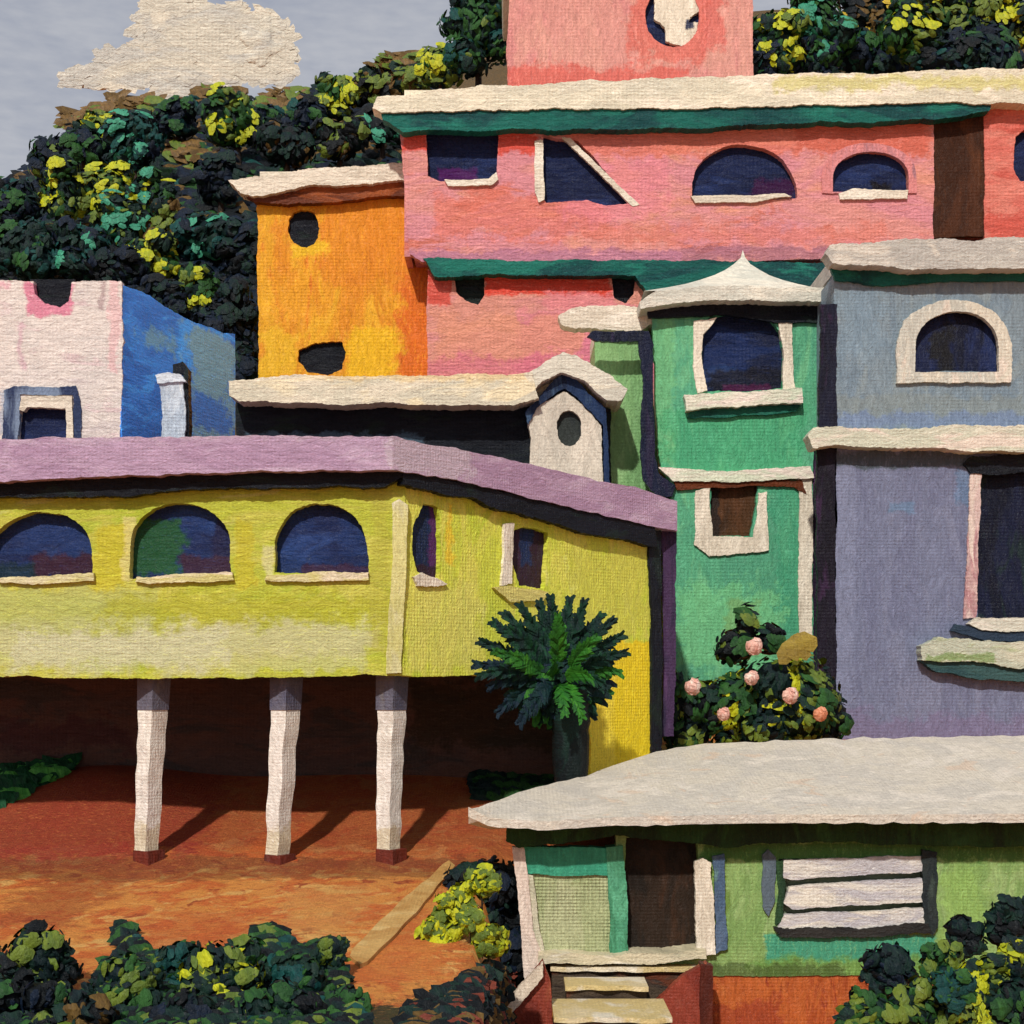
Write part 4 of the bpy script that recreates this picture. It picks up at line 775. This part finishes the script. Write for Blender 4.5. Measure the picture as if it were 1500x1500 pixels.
for cx, cy, rr, mm in [(1105, 947, 17, pinkp), (1015, 1006, 16, pinkp), (1101, 993, 14, pinkp), (1060, 1046, 13, pinkp), (1158, 1019, 16, pinkp), (1202, 1046, 14, peach)]:
    mb = MB(); s = 28.4/F; c = Vector(((cx-750)*s, 28.4, CZ+(HOR-cy)*s)); ico(mb, c, (rr*s*.75, rr*s*.5, rr*s*.75), 2, .2, 2)
    for k in range(12):
        a = k*2.4; q = .35+.05*k*.9; d = Vector((math.cos(a)*q, -1+q*.6, math.sin(a)*q)); dab(mb, c+Vector((math.cos(a), 0, math.sin(a)))*rr*s*q*.75+Vector((0, -rr*s*(.7-q*.4), 0)), d, rr*s*.38, rng, 0, 1.2)
    mb.build('blossom', mm, fs, fix=False)
mb = MB(); s = 28.6/F
for cx, cy in ((1152, 956), (1166, 946), (1180, 940), (1170, 950)): dab(mb, Vector(((cx-750)*s, 28.6, CZ+(HOR-cy)*s)), Vector((.1, -1, .2)), 14*s, rng, 0, 1.6)
mb.build('dry_leaves', ochre, fs, fix=False)
# foreground bushes
def bush(x, y, rr, pal, lab, D=None, ry=1, seed=0, size=9, nb=8, g='bushes in the foreground', core='dark', drop=.7):
    return plant('bush', x, y, rr, pal, lab, 'bush', g, D=D, ry=ry, seed=seed, size=size, nb=nb, core=core, trunk=False, drop=drop)
GB = [('green', 3), ('dark', 4), ('olive', .7)]
bush(60, 1408, 60, [('dark', 5), ('black', 3), ('green', 1.5), ('olive', 1)], 'dark bush with two lime tufts at the left edge of the red earth', D=16.6, seed=1)
bush(40, 1490, 70, [('navy', 4), ('black', 3), ('green', 1.6)], 'blue-black bush in the bottom left corner', D=15.6, seed=2, core='black')
bush(190, 1462, 70, GB, 'mid green bush second from the left at the bottom edge', D=16, seed=3)
bush(130, 1500, 55, [('black', 3), ('dark', 3), ('brown', 1)], 'black-green low bush with brown leaves at the bottom edge', D=15.2, seed=4, core='black')
bush(262, 1420, 48, [('green', 3), ('teal', 1.4), ('olive', 1.5), ('dark', 2)], 'green bush with a teal patch in the middle of the lower left', D=16.8, seed=5)
bush(335, 1440, 72, [('dark', 4), ('green', 2), ('lime', 1.4), ('olive', 1)], 'dark bush ringed with bright lime tufts', D=16.4, seed=6)
bush(270, 1500, 60, [('black', 4), ('dark', 3), ('navy', 1)], 'black bush at the bottom edge under the lime ringed bush', D=15.4, seed=7, core='black')
bush(430, 1440, 62, [('dark', 5), ('teal', 1), ('green', 1.6)], 'deep green bush right of the lime ringed bush', D=16.4, seed=8)
bush(485, 1392, 26, [('olive', 3), ('dark', 2)], 'small olive bush near the lower end of the sand path', D=17.2, seed=9, size=7)
bush(415, 1500, 66, [('black', 2), ('dark', 4), ('navy', 1), ('green', .6)], 'deep green bush at the bottom edge right of the black one', D=15.4, seed=10)
bush(505, 1478, 42, [('black', 2), ('dark', 4), ('green', .8)], 'dark bush beside the orange earth mound at the bottom', D=15.9, seed=11)
# bush beside the stairs
bush(712, 1352, 92, [('navy', 3), ('black', 4), ('dark', 3)], 'large blue-black bush left of the porch post', D=22.7, ry=1.3, seed=12, core='black', nb=10, drop=.4)
bush(712, 1440, 36, [('black', 4), ('dark', 2), ('brown', 1)], 'black-brown bush at the foot of the porch post', D=19.9, seed=13, core='black')
bush(640, 1470, 60, [('brown', 3), ('black', 3), ('dark', 2)], 'brownish dark bush at the bottom right of the orange earth mound', D=17.6, ry=.8, seed=14, core='black')
LG = [('lime', 9), ('olive', 2)]
for i, (x, y, rr, lab) in enumerate([(706, 1292, 24, 'top lime bush tuft against the dark mass under the roof tip'), (668, 1330, 30, 'rounded lime bush below the topmost lime one'), (644, 1365, 28, 'leftmost lime bush beside the sand path'), (648, 1400, 34, 'lowest and broadest lime bush right of the sand path'), (716, 1378, 26, 'rightmost lime bush near the porch post'), (690, 1348, 18, 'smallest lime bush in the middle of the cluster')]):
    bush(x, y, rr*1.25, LG, lab, D=19.2-(.1*i), seed=20+i, size=6, nb=6, g='lime bushes left of the green house', core='olive', drop=.3)
# lower right
for i, a_ in enumerate([(1300, 1420, 46, [('black', 4), ('navy', 3), ('dark', 2)], 'round black-blue bush overlapping the green wall base'), (1382, 1410, 34, [('green', 4), ('olive', 1)], 'small plain green bush in front of the green wall'),
    (1412, 1372, 34, [('black', 5), ('dark', 1)], 'black sprig bush standing before the green wall'), (1482, 1352, 48, [('dark', 4), ('black', 2)], 'dark tall bush at the right edge beside the green wall'),
    (1450, 1440, 52, [('lime', 3), ('olive', 3), ('dark', 1.5)], 'bright yellow-green bush in the lower right corner group'), (1492, 1400, 34, [('lime', 3), ('olive', 2), ('dark', 1)], 'narrow yellow bush at the right edge'),
    (1350, 1480, 56, [('dark', 3), ('olive', 2), ('green', 2)], 'mixed olive bush at the bottom edge right of the orange foundation'), (1270, 1490, 50, [('green', 3), ('dark', 3), ('olive', 1)], 'green bush covering the foot of the orange foundation'),
    (1480, 1490, 60, [('dark', 4), ('black', 3), ('green', 1)], 'dark bush filling the bottom right corner'), (1420, 1490, 44, [('olive', 3), ('dark', 2), ('lime', 1)], 'olive bush just left of the bottom right corner bush'), (1395, 1445, 34, [('teal', 2), ('green', 3), ('dark', 2)], 'teal green bush in the middle of the lower right group')]):
    x, y, rr, pal, lab = a_; bush(x, y, rr, pal, lab, D=20.6-.15*i if y < 1400 else 19.6-.1*i, seed=40+i, size=8, g='bushes by the green house wall')
def cover(name, mats, region, n, size, wts, seed, el=2.2, lift=.03, up=(-.3, -1, .9), d0=9, curl=1.0, jit=1.0):
    rng = random.Random(seed); mb = MB(); k = 0; tries = 0
    while k < n and tries < n*8:
        tries += 1; px, py_ = region(rng)
        if px is None: continue
        q = hit(px, py_, 0, d0); clump = max(0, min(len(mats)-1, int((noise.noise(Vector((px/30, py_/20, seed)))+.3)*len(mats)*1.2)))
        mi = clump if rng.random() < .55 else rng.choices(range(len(mats)), wts)[0]; sc = q.y/F
        dab(mb, q+Vector((0, 0, lift*rng.uniform(.3, 1.6))), Vector((up[0]+rng.uniform(-.4, .7)*jit, up[1]+rng.uniform(-.4, .4)*jit, up[2]+rng.uniform(-.3, .5)*jit)), size*sc*rng.uniform(.5, 1.3), rng, mi, el, Vector((rng.uniform(-.3, .3), -.2, 1)) if seed % 2 else Vector((1, .3, .3)), curl)
        k += 1
    tag(mb.build(name, mats, fix=False), kind='stuff')
def r_lb(rng):
    x = rng.uniform(-40, 165); y0 = 1098-8*math.sin(max(0, x)/40); y1 = 1182-max(0, x)*.55
    if y1 < y0: return None, None
    return x, rng.uniform(y0, y1)
cover('grass', [leafmat('grass_dark', (26, 78, 46), (18, 60, 38)), leafmat('grass_bright', (84, 164, 70), (60, 138, 58))], r_lb, 1300, 11, [3, 1.4], 51, 2.2, .10, (-.2, -1, .6), 20)
def r_pf(rng): return rng.uniform(700, 905), rng.uniform(1116, 1172)
cover('grass', [LM['green'], LM['dark']], r_pf, 1100, 9, [1, 2], 53, 2.0, .06, (0, -1, .6), 20)
def r_hill(rng):
    x = rng.uniform(-30, 640); yc_ = interp(CREST, x); y = rng.uniform(yc_-4, 420)
    if y < yc_+(30 if x > 250 else 16) and rng.random() < .45: return None, None
    return x, y
cover('undergrowth', [LM['navy'], LM['dark'], LM['black'], LM['green'], LM['brown'], LM['teal']], r_hill, 3800, 9, [4, 5, 3, 1.4, 1.4, .8], 61, 1.9, .35, (0, -1, .5), 50)
def r_gap(rng): return rng.uniform(170, 385), rng.uniform(400, 560)
cover('undergrowth', [LM['navy'], LM['black']], r_gap, 900, 10, [3, 2], 71, 1.9, .8, (0, -1, .5), 46)
def r_crest(rng):
    k = rng.choice(((95, 165, 172, 200), (165, 235, 150, 172), (240, 290, 205, 250), (290, 350, 140, 160), (385, 450, 140, 185), (560, 610, 90, 108), (280, 330, 245, 262)))
    return rng.uniform(k[0], k[1]), rng.uniform(k[2], k[3])
cover('undergrowth', [leafmat('bank_brown', (116, 88, 44), (96, 72, 36)), LM['brown'], LM['olive']], r_crest, 700, 8, [5, 3, 1], 67, 2.2, .6, (0, -1, .5), 50)
def r_earth(rng):
    x = rng.uniform(-20, 700); y = rng.uniform(1262, 1440)
    if abs(x-(662-(y-1268)*.986)) < 44 and y < 1425: return None, None
    return x, y
ea = [paint('straw_'+n_, [c_, tuple(int(v*.85) for v in c_)], 20, 'g', cell=14) for n_, c_ in (('ochre', (206, 140, 66)), ('orange', (198, 112, 52)), ('rust', (184, 96, 46)), ('sand', (210, 152, 84)))]
rd = [paint('soil_'+n_, [c_, tuple(int(v*.85) for v in c_)], 25, 'g', cell=14) for n_, c_ in (('red', (148, 52, 38)), ('rust', (168, 78, 42)), ('dark', (118, 52, 36)), ('orange', (180, 92, 44)))]
def r_red(rng):
    x = rng.uniform(-20, 760); y = 1128+(rng.random()**.8)*140
    return x, y
def r_bottom(rng):
    x = rng.uniform(-30, 560); top_y = 1398+24*math.sin(x/38)+18*math.sin(x/17+1)
    if 100 < x < 170: top_y += 55
    if x > 470: top_y += (x-470)*1.1
    y = rng.uniform(top_y, 1560)
    return x, y
cover('ground_cover', [LM['dark'], LM['green'], LM['black'], LM['olive'], LM['teal']], r_bottom, 4200, 8.5, [6, 3, 4, .6, .15], 41, 1.9, .08, (0, -1, .5))
def r_mound(rng):
    x = rng.gauss(560, 45); y = rng.gauss(1448, 22); return x, y
def r_bank(rng):
    x = rng.uniform(590, 770); y = rng.uniform(1425, 1560)
    if y < 1500-(x-590)*.6: return None, None
    return x, y
cover('ground_cover', [LM['black'], LM['dark'], LM['brown'], rd[2]], r_bank, 1500, 11, [4, 3, 1, 1.2], 45, 1.8, .08, (0, -1, .5))
# ================================================================ PALM
D = 24.2; s = D/F; base = hit(838, 1142, 0, 20); base = Vector(((838-750)*s, D, terrain((838-750)*s, D)))
pr_ = root('palm_tree', base, 'bushy dark green fan palm in front of the yellow wing wall', 'palm tree')
tk = paint('palm_trunk', [(14, 26, 26), (10, 18, 22), (16, 40, 34)], D, 'v')
mb = MB(); prev = None; N = 12
for k in range(17):
    t = k/16; yy = 1200-(1200-1010)*t; rad = (30-3*math.sin(t*3))*s*(1+.12*noise.noise(Vector((0, t*14, 3))))
    if yy > 1110: rad *= 1+(yy-1110)/-260
    rg = [mb.vert(((836-750)*s+rad*math.cos(2*math.pi*i/N), D+rad*math.sin(2*math.pi*i/N), CZ+(HOR-yy)*s)) for i in range(N)]
    if prev:
        for i in range(N): mb.face((prev[i], prev[(i+1) % N], rg[(i+1) % N], rg[i]))
    prev = rg
mb.build('trunk', tk, pr_, smooth=True)
LMp = {'pd': paint('palm_dark', [(16, 50, 36), (14, 36, 36), (22, 66, 42)], D, 'v', cell=20), 'pg': paint('palm_green', [(44, 104, 32), (34, 84, 34), (60, 122, 36)], D, 'v', cell=20), 'pn': paint('palm_navy', [(16, 34, 48), (14, 44, 44)], D, 'v', cell=20)}
tips = [(694, 972, 0), (702, 938, .2), (722, 910, -.2), (738, 896, .1), (762, 886, -.3), (790, 880, .2), (806, 874, -.2), (836, 874, .3), (856, 880, -.1), (882, 898, .2), (898, 906, -.2), (912, 930, 0), (914, 955, -.4), (908, 985, -.2), (884, 1004, -.5),
        (716, 1006, -.3), (728, 1044, -.2), (760, 1060, -.5), (700, 990, -.5), (745, 920, -.7), (815, 905, -.8), (870, 935, -.8), (780, 1040, -.8), (725, 955, -.8), (850, 1050, -1.0), (824, 1044, -1.1), (800, 985, -1.0), (862, 995, -1.1), (780, 930, .6), (850, 915, .7), (750, 1000, .5)]
cc = Vector(((818-750)*s, D, CZ+(HOR-1000)*s)); rng = random.Random(12)
mb = MB(); ico(mb, cc+Vector((0, .15, .12)), (.66, .35, .6), 2, .3, 2)
for _ in range(420):
    d = Vector((rng.gauss(0, 1), -abs(rng.gauss(0, .8)), rng.gauss(0, 1))).normalized(); k = rng.uniform(.7, 1.15)
    dab(mb, cc+Vector((d.x*.78*k, .1+d.y*.4, .1+d.z*.72*k)), Vector((d.x*.3, -1, .4)), .075, rng, rng.choices((0, 1, 2), (5, 1.4, 2))[0], 2.4, Vector((-d.z, 0, d.x))*2, .6)
mb.build('crown', [LMp['pd'], LMp['pg'], LMp['pn']], pr_, fix=False)
for ti, (tx, ty, dy) in enumerate(tips):
    tip = Vector(((tx-750)*s, D+dy*.9, CZ+(HOR-ty)*s)); mb = MB(); mid = (cc+tip)/2+Vector((0, dy*.2, .12+.15*(ty > 980)))
    Lf = (tip-cc).length; NN = 11; side = (tip-cc).cross(Vector((0, 1, 0))).normalized(); mi = 'pg' if ti in (24, 25, 26, 27, 23, 20, 21, 13) else ('pn' if ti in (15, 16, 17, 22, 0) else 'pd')
    pts = [cc.lerp(mid, t/NN).lerp(mid.lerp(tip, t/NN), t/NN) for t in range(NN+1)]
    for k in range(1, NN+1):
        t = k/NN; wd = (.135*math.sin(min(1, t*1.15)*math.pi*.86)+.03)*min(1, Lf/1.0)
        for sg in (-1, 1):
            for q in range(2):
                dirv = (pts[k]-pts[k-1]).normalized(); o_ = pts[k-1].lerp(pts[k], .5*q)+Vector((0, rng.uniform(-.05, .05), 0))
                en = o_+side*sg*wd*rng.uniform(.7, 1.15)+dirv*wd*rng.uniform(.9, 1.5)+Vector((0, rng.uniform(-.05, .05), -.02)); wv_ = dirv*.07
                i = [mb.vert(o_-wv_), mb.vert(o_.lerp(en, .6)-wv_*.9+Vector((0, -.02, 0))), mb.vert(en), mb.vert(o_.lerp(en, .5)+wv_), mb.vert(o_+wv_)]
                mb.face(i)
        a, b = pts[k-1], pts[k]; wv_ = side*.022; i = [mb.vert(a-wv_), mb.vert(b-wv_), mb.vert(b+wv_), mb.vert(a+wv_)]; mb.face(i)
    mb.build('frond', LMp[mi], pr_, fix=False)
